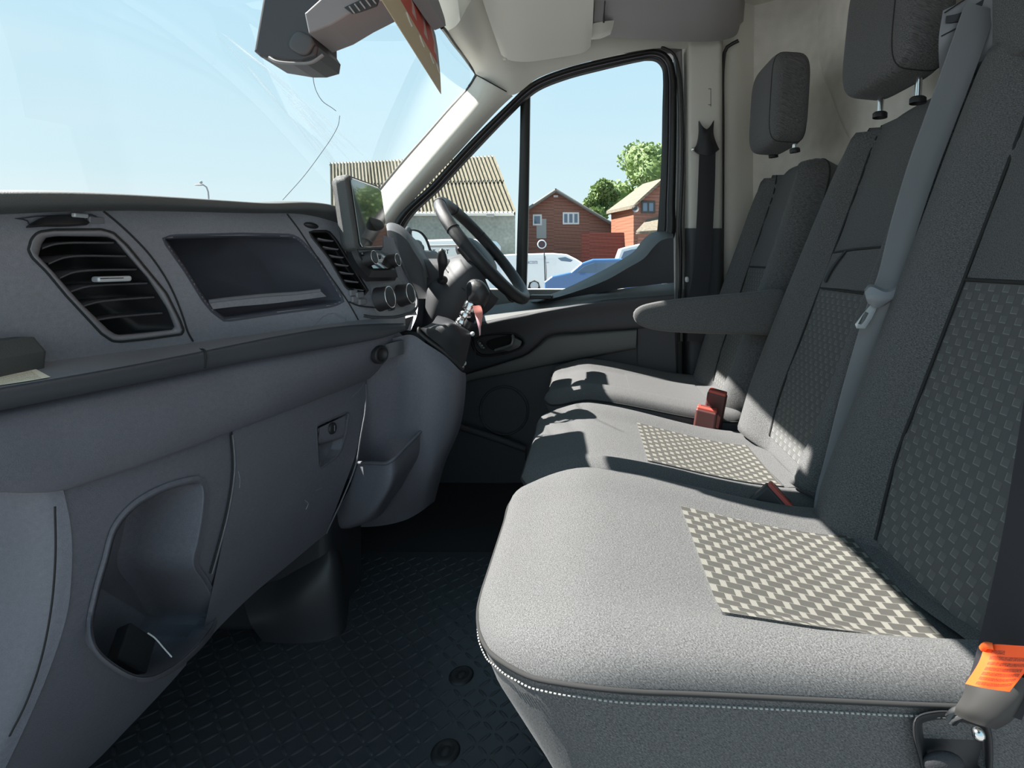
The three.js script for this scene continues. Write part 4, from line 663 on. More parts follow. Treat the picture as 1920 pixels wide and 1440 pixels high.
// ================================================================ seats
const rectLoop = (x0, x1, z0, z1, rf, rb, n = 112, rn = rf) => {
  const most = 0.49 * Math.min(x1 - x0, z1 - z0); rf = Math.min(rf, most); rb = Math.min(rb, most); rn = Math.min(rn, most);
  const p = [], arc = (cx, cz, r, a0) => { for (let i = 0; i <= 8; i++) { const a = a0 + i / 8 * Math.PI / 2; p.push([cx + Math.cos(a) * r, cz + Math.sin(a) * r]); } };
  arc(x1 - rb, z1 - rb, rb, 0); arc(x0 + rb, z1 - rb, rb, Math.PI / 2); arc(x0 + rn, z0 + rn, rn, Math.PI); arc(x1 - rf, z0 + rf, rf, 1.5 * Math.PI);
  return outline(p, n);
};
function cushion(parent, o) {
  const { x0, x1, z0, z1, y, fabric, insert, ix0, ix1, iz0, iz1, base = -0.62, tall = 0.012, fallN = 0.07, fallF = 0.085 } = o, xc = (ix0 + ix1) / 2, hw = (ix1 - ix0) / 2;
  const top = (x, z) => { const u = Math.abs(x - xc) / hw, t = clamp((z - z0) / (z1 - z0)); const edge = Math.min((x - x0), (x1 - x)); return y + tall * sstep(0.95, 1.35, u) - lerp(fallN, fallF, sstep(x0 + 0.03, x0 + 0.13, x)) * sstep(0.15, 0.95, t) - 0.022 * (1 - sstep(0, 0.24, t)) - 0.005 * (1 - sstep(0, 0.07, edge)); };
  const lp = (i, rf = 0.075, rb = 0.03) => rectLoop(x0 + i, x1 - i, z0 + i, z1 - i, Math.max(0.02, rf - i * 0.5), Math.max(0.012, rb - i * 0.2), 112, Math.max(0.02, (o.rn ?? 0.075) - i * 0.6));
  const side = (i, dy, front = 0) => lp(i).map(([x, z]) => { const t = clamp((z - z0) / 0.25), b = top(clamp(x, x0 + 0.02, x1 - 0.02), clamp(z, z0 + 0.02, z1)); return V(x, b + dy, z + front * (1 - t)); });
  const flat = (i, yy, front) => lp(i).map(([x, z]) => V(x, yy, z + front * (1 - clamp((z - z0) / 0.25))));
  obj('skirt', clothUV(rings([flat(0.035, base, 0.10), flat(0.02, base + 0.10, 0.055), side(0.004, -0.065, 0.01), side(0.0, -0.030), side(0.0, -0.026)]), onSeat), fabric, parent);
  const loops = [side(0.0, -0.026), side(0.0, -0.022), side(0.003, -0.014), side(0.009, -0.006), side(0.018, -0.002), side(0.03, 0)];
  for (const i of [0.045, 0.06, 0.08, 0.1, 0.125, 0.15, 0.175, 0.2]) if (i < (x1 - x0) / 2 - 0.02 && i < (z1 - z0) / 2 - 0.02) loops.push(lp(i).map(([x, z]) => V(x, top(x, z), z)));
  obj('cushion', clothUV(rings(loops, { cap: true }), onSeat), fabric, parent);
  obj('piping', tube(side(-0.0005, -0.025).filter((_, i) => i % 2 === 0), 0.0024, 224, 6, true), mat.seam, parent);
  if (insert) {
    const pt = (a, b, k) => { const x = lerp(ix0, ix1, a), z = lerp(iz0 + (o.slant ?? 0) * a, iz1, b); return V(x, top(x, z) + k, z); }, N = 12;
    const g = skin(range(0, 1, N).map((a) => range(0, 1, 12).map((b) => pt(a, b, 0.0035))), 24, 24);
    const rim = outline([[0, 0], [1, 0], [1, 1], [0, 1]], 80);
    obj('insert', g, insert, parent);
    obj('insert_edge', rings([rim.map(([a, b]) => pt(a, b, 0.0035)), rim.map(([a, b]) => pt(a, b, -0.004))]), fabric, parent);
    obj('crease_panel', skin([[pt(0, 1.012, 0.001), pt(0.5, 1.012, 0.001), pt(1, 1.012, 0.001)], [pt(0, 1.25, 0.006), pt(0.5, 1.25, 0.006), pt(1, 1.25, 0.006)], [pt(0, 1.55, 0.05), pt(0.5, 1.55, 0.05), pt(1, 1.55, 0.05)]], 12, 10), fabric, parent);
  }
  if (o.stitch) {
    const c = new THREE.CatmullRomCurve3(side(-0.0012, -0.034).map((p) => p), true), list = [], n = 420;
    for (let i = 0; i < n; i++) { const p = c.getPointAt(i / n), q = c.getPointAt(((i + 0.55) / n) % 1); if (p.x < x0 + 0.3 && p.z < z1 - 0.1) list.push(new THREE.TubeGeometry(new THREE.LineCurve3(p, q), 1, 0.00085, 5)); }
    const s = obj('stitching', list, mat.stitch, parent); s.userData.kind = 'stuff';
  }
  for (const w of o.wrinkles ?? []) obj('wrinkle', tube(w.map(([x, z]) => V(x, top(x, z) - 0.0006, z)), 0.0014, 20, 6), fabric, parent);
  return top;
}
// backrest in its own leaning frame: u across, v up the back, w forward
function backrest(parent, o) {
  const { xc, lean = 20, fabric, insert, shape, iw, iv0, iv1, iTop, off = 0, bol = 0.05, thick = 0.085 } = o, a = lean * Math.PI / 180;
  const at = (u, v, w) => V(xc + u, -0.435 + v * Math.cos(a) + w * Math.sin(a), 0.41 + v * Math.sin(a) - w * Math.cos(a));
  const out = outline(shape, 120, true), c = out.reduce((s, p) => [s[0] + p[0] / 120, s[1] + p[1] / 120], [0, 0]);
  const widthAt = (v) => { let l = 9, r = -9; out.forEach((p, i) => { const q = out[(i + 1) % 120]; if ((p[1] - v) * (q[1] - v) <= 0 && p[1] !== q[1]) { const u = lerp(p[0], q[0], (v - p[1]) / (q[1] - p[1])); l = Math.min(l, u); r = Math.max(r, u); } }); return [l, r]; };
  const wcache = range(0, 1, 100).map((t) => widthAt(t)), wAt = (v) => wcache[clamp(Math.round(v * 100), 0, 100)];
  const insR = (v) => iw(v);
  const relief = (u, v) => { const [l, r] = wAt(clamp(v, 0.02, 0.9)), i = insR(v); const f = (d, e) => e <= i + 0.01 ? 0 : Math.sin(clamp((d - i) / (e - i)) * Math.PI * 0.9) * bol; return u > off ? f(u - off, r - off) : f(off - u, off - l); };
  const loops = [], push = (s, w, rel) => loops.push(out.map(([u, v]) => { const uu = c[0] + (u - c[0]) * s[0], vv = c[1] + (v - c[1]) * s[1]; return at(uu, vv, w + rel * relief(uu, vv)); }));
  push([0.92, 0.97], -thick, 0); push([0.985, 0.99], -thick + 0.02, 0); push([1, 1], -thick + 0.05, 0); push([1, 1], -0.02, 0); push([0.985, 0.993], -0.004, 0.3); push([0.96, 0.98], 0.004, 0.6);
  for (const s of [0.92, 0.87, 0.82, 0.76, 0.7, 0.63, 0.55, 0.45, 0.3, 0.15]) push([s, Math.min(0.965, s + 0.06)], 0.006, 1);
  obj('backrest', clothUV(rings(loops.slice(3), { cap: true }), onBack), fabric, parent);
  obj('side_gusset', clothUV(rings(loops.slice(0, 4), { capFirst: true }), (x, y, z) => [z + 0.3 * x, y]), fabric, parent);
  obj('piping', tube(out.map(([u, v]) => at(u * 1.0, v, -0.022)).filter((_, i) => i % 2 === 0), 0.0028, 200, 6, true), mat.seam, parent);
  const patch = (v0, v1, k, m, name) => {
    const P2 = (s, t) => { const v = lerp(v0, v1, t), i = insR(v) * 0.985, u = off + lerp(-i, i, s); return at(u, v, 0.006 + relief(u, v) + k); };
    const rows = range(0, 1, 10).map((s) => range(0, 1, 14).map((t) => P2(s, t))), g = skin(rows, 20, 28);
    const rim = outline([[0, 0], [1, 0], [1, 1], [0, 1]], 100);
    obj(name, m.map ? g : g, m, parent);
    obj(name + '_edge', rings([rim.map(([s, t]) => P2(s, t)), rim.map(([s, t]) => { const p = P2(s, t); return p.addScaledVector(at(0, 0, -1).sub(at(0, 0, 0)), 0.007); })]), fabric, parent);
  };
  if (insert) patch(iv0, iv1, 0.004, insert, 'insert');
  if (iTop) patch(iv1 + 0.006, iTop, 0.005, fabric, 'upper_panel');
  const line = (l, r = 0.0022) => tube(l.map(([u, v]) => at(u, v, 0.0095 + relief(u, v))), r, 60, 6);
  obj('seam_line', [line(range(iv0, iTop ?? iv1, 12).map((v) => [off - insR(v) - 0.002, v])), line(range(iv0, iTop ?? iv1, 12).map((v) => [off + insR(v) + 0.002, v])), line(range(-1, 1, 8).map((s) => [off + s * insR(iv1), iv1 + 0.003]), 0.003)], mat.seam, parent);
  return at;
}
function headrest(parent, c, w, h, d, lean, posts, fabric) {
  const q = quat(lean, 0, 0), g = egg(w, h, d, 0.42, 48, 32); g.applyQuaternion(q).translate(c.x, c.y, c.z);
  const keep = (test) => { const h = g.clone(), ix = [], p = g.attributes.position; for (let i = 0; i < g.index.count; i += 3) { const t = [0, 1, 2].map((k) => g.index.getX(i + k)), x = t.reduce((m, k) => m + p.getX(k) / 3, 0); if (test(Math.abs(x - c.x) > 0.36 * w)) ix.push(...t); } h.setIndex(ix); return clothUV(h, onBack); };
  obj('headrest', keep((o) => !o), fabric, parent);
  obj('headrest_side', keep((o) => o), fabric, parent);
  const ring = range(0, 2 * Math.PI, 40).slice(0, -1).map((t) => { const f = (x) => Math.sign(x) * Math.pow(Math.abs(x), 0.42); return new THREE.Vector3(-w * 0.36, f(Math.sin(t)) * h / 2 * 0.954, f(Math.cos(t)) * d / 2 * 0.954).applyQuaternion(q).add(c); });
  obj('headrest_seam', tube(ring, 0.0014, 80, 6, true), mat.seam, parent);
  for (const [a, b] of posts) { obj('post', tube([a, a.clone().lerp(b, 0.5), b], 0.0065, 6, 16), mat.chrome, parent); obj('post_sleeve', lathe([[0.007, 0.004], [0.012, 0.003], [0.015, 0], [0.015, -0.01]], a.clone().lerp(b, 0.02), b.clone().sub(a)), mat.black, parent); }
}
// ---- passenger bench
const bench = thing('passenger_bench', 'double passenger bench seat in dark grey fabric with woven inserts', 'bench seat');
const topNear = cushion(bench, { x0: 0.455, x1: 0.905, z0: -0.125, z1: 0.43, y: -0.345, fabric: mat.fabric, insert: mat.weave, ix0: 0.54, ix1: 0.79, iz0: 0.135, iz1: 0.385, stitch: true, fallN: 0.015, fallF: 0.07, rn: 0.16, tall: 0.006 });
const topMid = cushion(bench, { x0: 0.915, x1: 1.36, z0: -0.125, z1: 0.42, y: -0.362, fabric: mat.fabric, insert: mat.weave, ix0: 1.0, ix1: 1.235, iz0: 0.11, iz1: 0.365, tall: 0.008, fallN: 0.06, fallF: 0.075 });
obj('bench_base', [box(0.52, 1.34, FLOOR + 0.01, -0.6, 0.06, 0.42, 0.02), box(0.48, 1.35, FLOOR + 0.14, -0.52, 0.34, 0.5, 0.02)], mat.black, bench);
const atMid = backrest(bench, { xc: 1.135, lean: 20.5, fabric: mat.fabricBack, insert: mat.weaveBack, shape: [[-0.225, 0.01], [-0.228, 0.2], [-0.228, 0.45], [-0.228, 0.73], [-0.215, 0.802], [-0.1, 0.817], [0.05, 0.807], [0.125, 0.777], [0.17, 0.705], [0.195, 0.595], [0.222, 0.38], [0.235, 0.2], [0.23, 0.07], [0.2, 0.0], [0, -0.01], [-0.2, 0.0]], iw: (v) => lerp(0.125, 0.118, clamp(v / 0.5)) - 0.03 * (1 - sstep(0, 0.14, v)), iv0: 0.03, iv1: 0.385, iTop: 0.79, off: -0.02 });
const atNear = backrest(bench, { xc: 0.672, lean: 20.5, fabric: mat.fabricBack, insert: mat.weaveBack, shape: [[-0.22, 0.01], [-0.225, 0.2], [-0.222, 0.45], [-0.21, 0.69], [-0.16, 0.787], [-0.08, 0.812], [0.1, 0.817], [0.215, 0.807], [0.23, 0.73], [0.23, 0.45], [0.23, 0.2], [0.225, 0.01], [0, -0.01]], iw: (v) => lerp(0.125, 0.118, clamp(v / 0.5)) - 0.025 * (1 - sstep(0, 0.16, v)), iv0: 0.03, iv1: 0.425, iTop: 0.785, off: -0.012, bol: 0.052 });
headrest(bench, P(1668, 62, 1.13).add(new THREE.Vector3(0, 0.03, 0.012)), 0.27, 0.30, 0.115, 0.10, [[P(1650, 214, 1.19), P(1653, 150, 1.19)], [P(1721, 186, 1.06), P(1724, 120, 1.06)]], mat.fabricBack);
{ // document flap with a pull strap on the centre back, and the plastic belt guide
  const F = (u, v, k) => atMid(u, v, 0.011 + k);
  const flap = obj('document_flap', sheet([[F(-0.128, 0.48, 0.006), F(0, 0.475, 0.007), F(0.09, 0.47, 0.006)], [F(-0.128, 0.425, 0.006), F(0, 0.42, 0.010), F(0.092, 0.415, 0.006)], [F(-0.128, 0.393, 0.004), F(0, 0.391, 0.004), F(0.094, 0.389, 0.004)]], 20, 10, F(0, 0, -0.004).sub(F(0, 0, 0))), mat.fabricBack, bench);
  obj('flap_gap', tube([F(-0.13, 0.483, 0.004), F(0, 0.479, 0.005), F(0.092, 0.473, 0.004)], 0.003, 20, 6), mat.seam, flap);
  obj('pull_strap', sheet([[F(0.03, 0.475, 0.010), F(0.055, 0.435, 0.014), F(0.075, 0.403, 0.011)], [F(0.02, 0.475, 0.010), F(0.043, 0.435, 0.014), F(0.062, 0.399, 0.011)]], 12, 3, F(0, 0, -0.002).sub(F(0, 0, 0))), mat.beltDark, flap);
  const g = obj('belt_guide', [sheet([[P(1768, 20, 0.92), P(1830, -10, 0.9), P(1890, -40, 0.86), P(1960, -70, 0.8)], [P(1760, 75, 0.92), P(1830, 60, 0.9), P(1890, 45, 0.86), P(1960, 25, 0.8)], [P(1762, 148, 0.95), P(1808, 130, 0.92), P(1890, 90, 0.88), P(1960, 60, 0.82)]], 20, 16, new THREE.Vector3(0, 0, 0.06))], mat.beltShell, bench);
  obj('guide_slot', sheet([[P(1774, 30, 0.913), P(1800, 24, 0.905), P(1835, 4, 0.895), P(1860, -12, 0.885)], [P(1773, 44, 0.913), P(1802, 38, 0.905), P(1838, 18, 0.895), P(1862, 2, 0.885)]], 14, 4, new THREE.Vector3(0, 0, 0.01)), mat.black, g);
  obj('guide_joint', [tube([P(1765, 68, 0.917), P(1800, 50, 0.908), P(1822, 40, 0.903)], 0.0012, 12, 6), tube([P(1771, 24, 0.915), P(1800, 5, 0.907), P(1820, -8, 0.9)], 0.0012, 12, 6), tube([P(1818, 96, 0.912), P(1836, 84, 0.905), P(1845, 60, 0.9)], 0.0012, 12, 6), tube([P(1818, 100, 0.915), P(1820, 125, 0.922)], 0.0012, 6, 6)], mat.seam, g);
  obj('belt_cover', box(0.62, 0.86, 0.30, 0.55, 0.64, 0.72, 0.02), mat.fabricBack, bench);
}
// ---- driver's seat
const drv = thing('driver_seat', 'dark grey driver seat with headrest and folded-down armrest', 'seat');
cushion(drv, { x0: 1.415, x1: 1.9, z0: -0.125, z1: 0.42, y: -0.365, fabric: mat.fabricDriver, insert: mat.fabricDriver, ix0: 1.53, ix1: 1.78, iz0: 0.12, iz1: 0.35, tall: 0.02, slant: 0, fallN: 0.06, fallF: 0.06 });
obj('seat_base', [box(1.45, 1.87, FLOOR, -0.6, 0.0, 0.42, 0.02), box(1.43, 1.45, -0.56, -0.42, 0.0, 0.4, 0.008)], mat.black, drv);
const atDrv = backrest(drv, { xc: 1.66, lean: 19, fabric: mat.fabricDriver, insert: mat.weaveBack, shape: [[-0.21, 0.0], [-0.24, 0.1], [-0.245, 0.25], [-0.235, 0.42], [-0.215, 0.605], [-0.18, 0.727], [-0.115, 0.772], [0, 0.777], [0.115, 0.772], [0.18, 0.727], [0.215, 0.605], [0.235, 0.42], [0.245, 0.25], [0.24, 0.1], [0.21, 0.0], [0, -0.01]], iw: (v) => lerp(0.125, 0.135, clamp(v / 0.5)) - 0.03 * (1 - sstep(0, 0.14, v)), iv0: 0.03, iv1: 0.425, iTop: 0.75, bol: 0.055 });
headrest(drv, P(1458, 200, 1.66), 0.27, 0.275, 0.115, 0.06, [[P(1450, 290, 1.73), P(1448, 262, 1.73)], [P(1490, 280, 1.58), P(1488, 262, 1.58)]], mat.fabricDriver);
{
  const a = outline([[1187, 593], [1189, 583], [1200, 574], [1235, 565], [1300, 557], [1400, 548], [1470, 544], [1480, 560], [1480, 612], [1468, 626], [1400, 627], [1300, 625], [1235, 620], [1206, 613], [1192, 604]], 90, true), q = (s, d) => shrink(a, s).map((p) => P(p[0], p[1], d));
  const ar = obj('armrest', rings([q(12, 1.435), q(3, 1.43), q(0, 1.42), q(0, 1.375), q(1.5, 1.364)], { capFirst: true }), mat.fabricDriver, drv);
  obj('armrest_side', rings([q(1.5, 1.364), q(4, 1.358), q(14, 1.357)], { cap: true }), mat.fabricDriver, ar);
}

// ================================================================ belts and buckles
{
  const ribbon = (rows, nu, name, m, par) => obj(name, sheet(rows, nu, 4, new THREE.Vector3(-0.0012, 0, 0.0012), { smoothV: false }), m, par);
  const b = thing('seat_belt', 'pale-lit grey seat belt with metal tongue hanging over the bench back', 'seat belt');
  const c = [[1838, 12, 0.90], [1800, 120, 0.905], [1765, 215, 0.91], [1730, 310, 0.912], [1695, 420, 0.905], [1668, 520, 0.895], [1652, 555, 0.885], [1640, 590, 0.895], [1620, 660, 0.905], [1590, 760, 0.915], [1560, 860, 0.915], [1538, 930, 0.91], [1532, 960, 0.905]];
  const w = [28, 28, 27, 26, 24, 22, 19, 19, 20, 18, 13, 9, 7], r = (s) => c.map(([x, y, d], i) => P(x + s * w[i], y + s * w[i] * 0.28, d - 0.012 + s * -0.006));
  ribbon([r(-1), r(-0.3), r(0.3), r(1)], 60, 'webbing', mat.belt, b);
  const t = obj('tongue_grip', sheet([[P(1621, 548, 0.872), P(1632, 538, 0.868), P(1662, 548, 0.86), P(1690, 538, 0.862)], [P(1624, 560, 0.868), P(1640, 560, 0.862), P(1664, 562, 0.858), P(1684, 556, 0.86)], [P(1627, 568, 0.87), P(1640, 576, 0.866), P(1652, 576, 0.866), P(1668, 566, 0.868)]], 16, 10, new THREE.Vector3(0.012, 0.004, 0.006)), mat.beltShell, b);
  const o1 = outline([[1632, 572], [1645, 576], [1634, 598], [1622, 616], [1606, 616], [1603, 608], [1618, 588]], 48), o2 = outline([[1622, 584], [1629, 587], [1622, 600], [1615, 609], [1609, 607], [1616, 594]], 48);
  obj('metal_tongue', [rings([o2.map((q) => P(q[0], q[1], 0.872)), o1.map((q) => P(q[0], q[1], 0.872)), o1.map((q) => P(q[0], q[1], 0.875)), o2.map((q) => P(q[0], q[1], 0.875)), o2.map((q) => P(q[0], q[1], 0.872))])], mat.plate, t);

  const d = thing('seat_belt', 'black seat belt hanging down the B-pillar behind the driver door', 'seat belt');
  ribbon([[P(1311, 286, 1.875), P(1309, 340, 1.87), P(1305, 430, 1.87), P(1298, 520, 1.86), P(1292, 560, 1.86), P(1288, 640, 1.87)], [P(1326, 286, 1.873), P(1325, 340, 1.868), P(1322, 430, 1.868), P(1315, 520, 1.86), P(1310, 560, 1.86), P(1305, 640, 1.87)], [P(1341, 284, 1.875), P(1340, 340, 1.87), P(1336, 430, 1.87), P(1330, 520, 1.86), P(1326, 560, 1.86), P(1322, 640, 1.87)]], 30, 'webbing', mat.beltDark, d);
  obj('pillar_loop', [sheet([[P(1311, 226, 1.895), P(1317, 236, 1.885), P(1325, 242, 1.88), P(1332, 236, 1.885), P(1339, 225, 1.895)], [P(1311, 250, 1.89), P(1318, 250, 1.875), P(1325, 250, 1.872), P(1332, 250, 1.875), P(1338, 250, 1.89)], [P(1306, 272, 1.885), P(1315, 266, 1.872), P(1325, 264, 1.868), P(1334, 266, 1.872), P(1344, 270, 1.885)], [P(1299, 280, 1.885), P(1312, 288, 1.872), P(1325, 292, 1.868), P(1338, 288, 1.872), P(1349, 280, 1.885)]], 20, 20, new THREE.Vector3(0.015, 0, 0))], mat.black, d);
  obj('loop_bolt', egg(0.014, 0.014, 0.014, 1, 14, 10).translate(...P(1300, 280, 1.87)), mat.chrome, d);
  obj('belt_tongue', egg(0.008, 0.02, 0.014, 0.8, 12, 10).translate(...P(1288, 524, 1.85)), mat.plate, d);

  const buckle = (name, label, c0, w0, h0, q, cols, grp) => { const t = thing(name, label, 'buckle'); const B = new THREE.Matrix4().compose(c0, q, new THREE.Vector3(1, 1, 1)); obj('buckle_body', new RoundedBoxGeometry(w0, h0, 0.028, 3, 0.006).applyMatrix4(B), cols, t); obj('press_button', new RoundedBoxGeometry(w0 * 0.92, 0.012, 0.024, 3, 0.004).translate(0, h0 / 2, 0).applyMatrix4(B), mat.red, t); obj('slot', new RoundedBoxGeometry(w0 * 0.66, 0.003, 0.006, 2, 0.001).translate(0, h0 / 2 + 0.0055, 0.002).applyMatrix4(B), mat.redDark, t); return t; };
  buckle('belt_buckle', 'red-topped belt buckle standing nearer the armrest between driver seat and bench', P(1340, 768, 1.405), 0.05, 0.095, quat(-0.18, 1.15, 0.35), mat.redDark);
  buckle('belt_buckle', 'red-topped belt buckle with brown body in front between bench and driver seat', P(1322, 792, 1.375), 0.055, 0.07, quat(-0.1, 1.25, 0.25), mat.redDark);
  buckle('belt_buckle', 'red belt buckle lying in the gap between the two bench cushions', P(1444, 946, 0.905), 0.055, 0.045, quat(0.5, 1.2, 0.3), mat.black);

  // nearest belt at the right edge, with its orange label and anchor
  const n = thing('seat_belt', 'near black seat belt at the right edge carrying an orange label', 'seat belt');
  ribbon([[P(1948, 560, 0.40), P(1912, 800, 0.405), P(1876, 1020, 0.41), P(1845, 1160, 0.412), P(1826, 1240, 0.412), P(1806, 1300, 0.412)], [P(1990, 560, 0.385), P(1965, 800, 0.385), P(1935, 1020, 0.39), P(1905, 1180, 0.39), P(1890, 1260, 0.392), P(1860, 1330, 0.394)], [P(2040, 560, 0.37), P(2020, 800, 0.37), P(1995, 1020, 0.372), P(1970, 1180, 0.374), P(1945, 1270, 0.376), P(1915, 1350, 0.38)]], 40, 'webbing', mat.beltDark, n);
  obj('anchor_sleeve', [skin([
    [P(1812, 1268, 0.41), P(1806, 1300, 0.41), P(1792, 1325, 0.41), P(1790, 1340, 0.412)], [P(1840, 1262, 0.397), P(1830, 1305, 0.395), P(1822, 1335, 0.395), P(1815, 1352, 0.40)], [P(1890, 1265, 0.385), P(1880, 1310, 0.383), P(1868, 1345, 0.385), P(1850, 1364, 0.39)], [P(1935, 1275, 0.38), P(1915, 1315, 0.38), P(1895, 1350, 0.385), P(1868, 1368, 0.395)], [P(1930, 1280, 0.41), P(1910, 1320, 0.41), P(1890, 1350, 0.41), P(1865, 1366, 0.41)]], 16, 20)], M({ color: L(0.03, 0.029, 0.028), roughness: 0.6 }), n);
  const lt = texture(256, 192, (u, v) => { const ln = Math.floor(v * 9), on = (v * 9) % 1 > 0.35 && ln > 0 && ln < 8 && u > 0.22 && u < (ln === 7 ? 0.5 : 0.92) && rnd() < 0.62; return on ? [0.55, 0.16, 0.03] : [1.0, 0.33, 0.06]; });
  const lab = skin([[P(1846, 1209, 0.385), P(1870, 1208, 0.378), P(1900, 1210, 0.372), P(1936, 1212, 0.366)], [P(1836, 1240, 0.383), P(1860, 1243, 0.376), P(1895, 1248, 0.371), P(1926, 1252, 0.366)], [P(1810, 1282, 0.385), P(1835, 1288, 0.377), P(1870, 1294, 0.372), P(1893, 1297, 0.369)]], 20, 14), ua = lab.attributes.uv, mx = [0, 0];
  for (let i = 0; i < ua.count; i++) { mx[0] = Math.max(mx[0], ua.getX(i)); mx[1] = Math.max(mx[1], ua.getY(i)); } for (let i = 0; i < ua.count; i++) ua.setXY(i, ua.getX(i) / mx[0], 1 - ua.getY(i) / mx[1]);
  obj('orange_label', lab, M({ color: L(1), map: lt, roughness: 0.6, side: THREE.DoubleSide }), n);
  obj('label_curl', tube([P(1842, 1216, 0.386), P(1850, 1210, 0.381), P(1862, 1212, 0.379)], 0.0022, 10, 8), M({ color: L(0.9, 0.12, 0.015), roughness: 0.6 }), n);
  obj('anchor_bolt', [tube([P(1784, 1348, 0.425), P(1792, 1340, 0.42), P(1805, 1334, 0.415)], 0.0045, 8, 10), egg(0.010, 0.010, 0.010, 1, 14, 10).translate(...P(1834, 1376, 0.43))], mat.chrome, n);
  // seat recess shade painted as a black patch; lit carpet flap behind it
  const cf = thing('seat_side_flap', 'grey fabric flap beside the near belt anchor', 'fabric flap');
  obj('flap', [sheet([[P(1838, 1395, 0.46), P(1870, 1350, 0.47), P(1905, 1310, 0.48), P(1940, 1290, 0.49)], [P(1845, 1450, 0.45), P(1870, 1440, 0.46), P(1905, 1430, 0.47), P(1940, 1420, 0.48)]], 14, 8, new THREE.Vector3(0.008, 0, 0))], mat.fabric, cf);
  const hc = outline([[1716, 1345], [1760, 1332], [1800, 1336], [1850, 1352], [1862, 1400], [1850, 1470], [1740, 1470], [1722, 1420], [1712, 1380]], 50, true), hq = (k, d) => shrink(hc, k).map((q) => P(q[0], q[1], d));
  obj('dark_recess_patch', rings([hq(0, 0.462), hq(0, 0.449), hq(5, 0.446), hq(12, 0.452), hq(20, 0.458)], { cap: true }), mat.black, cf);
  obj('hinge_bolt', egg(0.012, 0.02, 0.035, 1, 16, 10).translate(...P(1768, 1432, 0.447)), mat.blackSoft, cf);
}

// ================================================================ floor mat
{
  const t = thing('floor_mat', 'black rubber floor mat with raised diamond tread pattern', 'floor mat');
  const poly = outline([[0.30, -0.86], [1.42, -0.86], [1.42, 0.02], [1.1, -0.05], [0.30, -0.06]], 60), s = new THREE.Shape(poly.map(([x, z]) => new THREE.Vector2(x, -z)));
  const mg = new THREE.ExtrudeGeometry(s, { depth: 0.006, bevelEnabled: true, bevelSize: 0.002, bevelThickness: 0.001, bevelSegments: 2 }).rotateX(-Math.PI / 2).translate(0, FLOOR + CY + 0.001, 0);
  const mr = M({ color: L(0.04, 0.044, 0.05), roughness: 0.34, bumpMap: rep(fineT, 0.2), bumpScale: 0.0001 });
  obj('mat_sheet', boxUV(mg), mr, t);
  // one tread bar: a low lens-shaped ridge
  const bar = (() => { const n = 10, pos = [], idx = []; for (let i = 0; i <= n; i++) { const a = i / n * 2 - 1, w = 0.0036 * Math.sqrt(Math.max(0, 1 - a * a)) + 0.0001, h = 0.0022 * Math.sqrt(Math.max(0, 1 - a * a)); pos.push(a * 0.0125, 0, -w, a * 0.0125, h, 0, a * 0.0125, 0, w); } for (let i = 0; i < n; i++) for (const k of [0, 1]) { const a = i * 3 + k, b = a + 3; idx.push(a, a + 1, b, b, a + 1, b + 1); } return geo(pos, idx); })();
  const spots = [], p = 0.0225;
  for (let i = 0; i < 46; i++) for (let j = 0; j < 34; j++) { const x = 0.42 + i * p, z = -0.80 + j * p; if (x < 1.4 && z < -0.08 && !spots.some(() => false)) { if (Math.hypot(x - 1.0, z + 0.24) < 0.033 || Math.hypot(x - 0.845, z + 0.228) < 0.033) continue; spots.push([x, z, (i + j) % 2]); } }
  const y = FLOOR + CY + 0.0078;
  const near = spots.filter(([x, z]) => { const px = z / x * FOCAL + VPX, py = VPY + 0.79 / x * FOCAL; return py < 1450 && px > 180 && px < 1000; }).sort((a, b) => a[0] - b[0]).slice(0, 300), set = new Set(near);
  for (const [x, z, k] of near) { const b = obj('tread_bar', bar, mr, t); b.position.set(x, y, z); b.rotation.y = (k ? 1 : -1) * Math.PI / 4; }
  const rest = spots.filter((q) => !set.has(q)), im = new THREE.InstancedMesh(bar, mr, rest.length), m4 = new THREE.Matrix4();
  rest.forEach(([x, z, k], i) => im.setMatrixAt(i, m4.makeRotationY((k ? 1 : -1) * Math.PI / 4).setPosition(x, y, z)));
  im.name = 'tread_pattern'; im.userData.kind = 'stuff'; im.castShadow = im.receiveShadow = true; t.add(im);
  const fix = (x, z, label) => { const f = thing('mat_fixing', label, 'mat fixing', 'round mat fixings'); f.position.set(x, y - 0.001, z); const r = obj('disc', new THREE.LatheGeometry([[0, 0.006], [0.006, 0.006], [0.008, 0.003], [0.011, 0.003], [0.013, 0.006], [0.019, 0.0055], [0.0225, 0.003], [0.0235, 0]].map(([a, b]) => new THREE.Vector2(a, b)), 36), mat.rubber, f); return f; };
  fix(1.0, -0.24, 'round black mat fixing farther from the door, on the tread mat'); fix(0.845, -0.228, 'round black mat fixing nearest the camera at the mat edge');
}

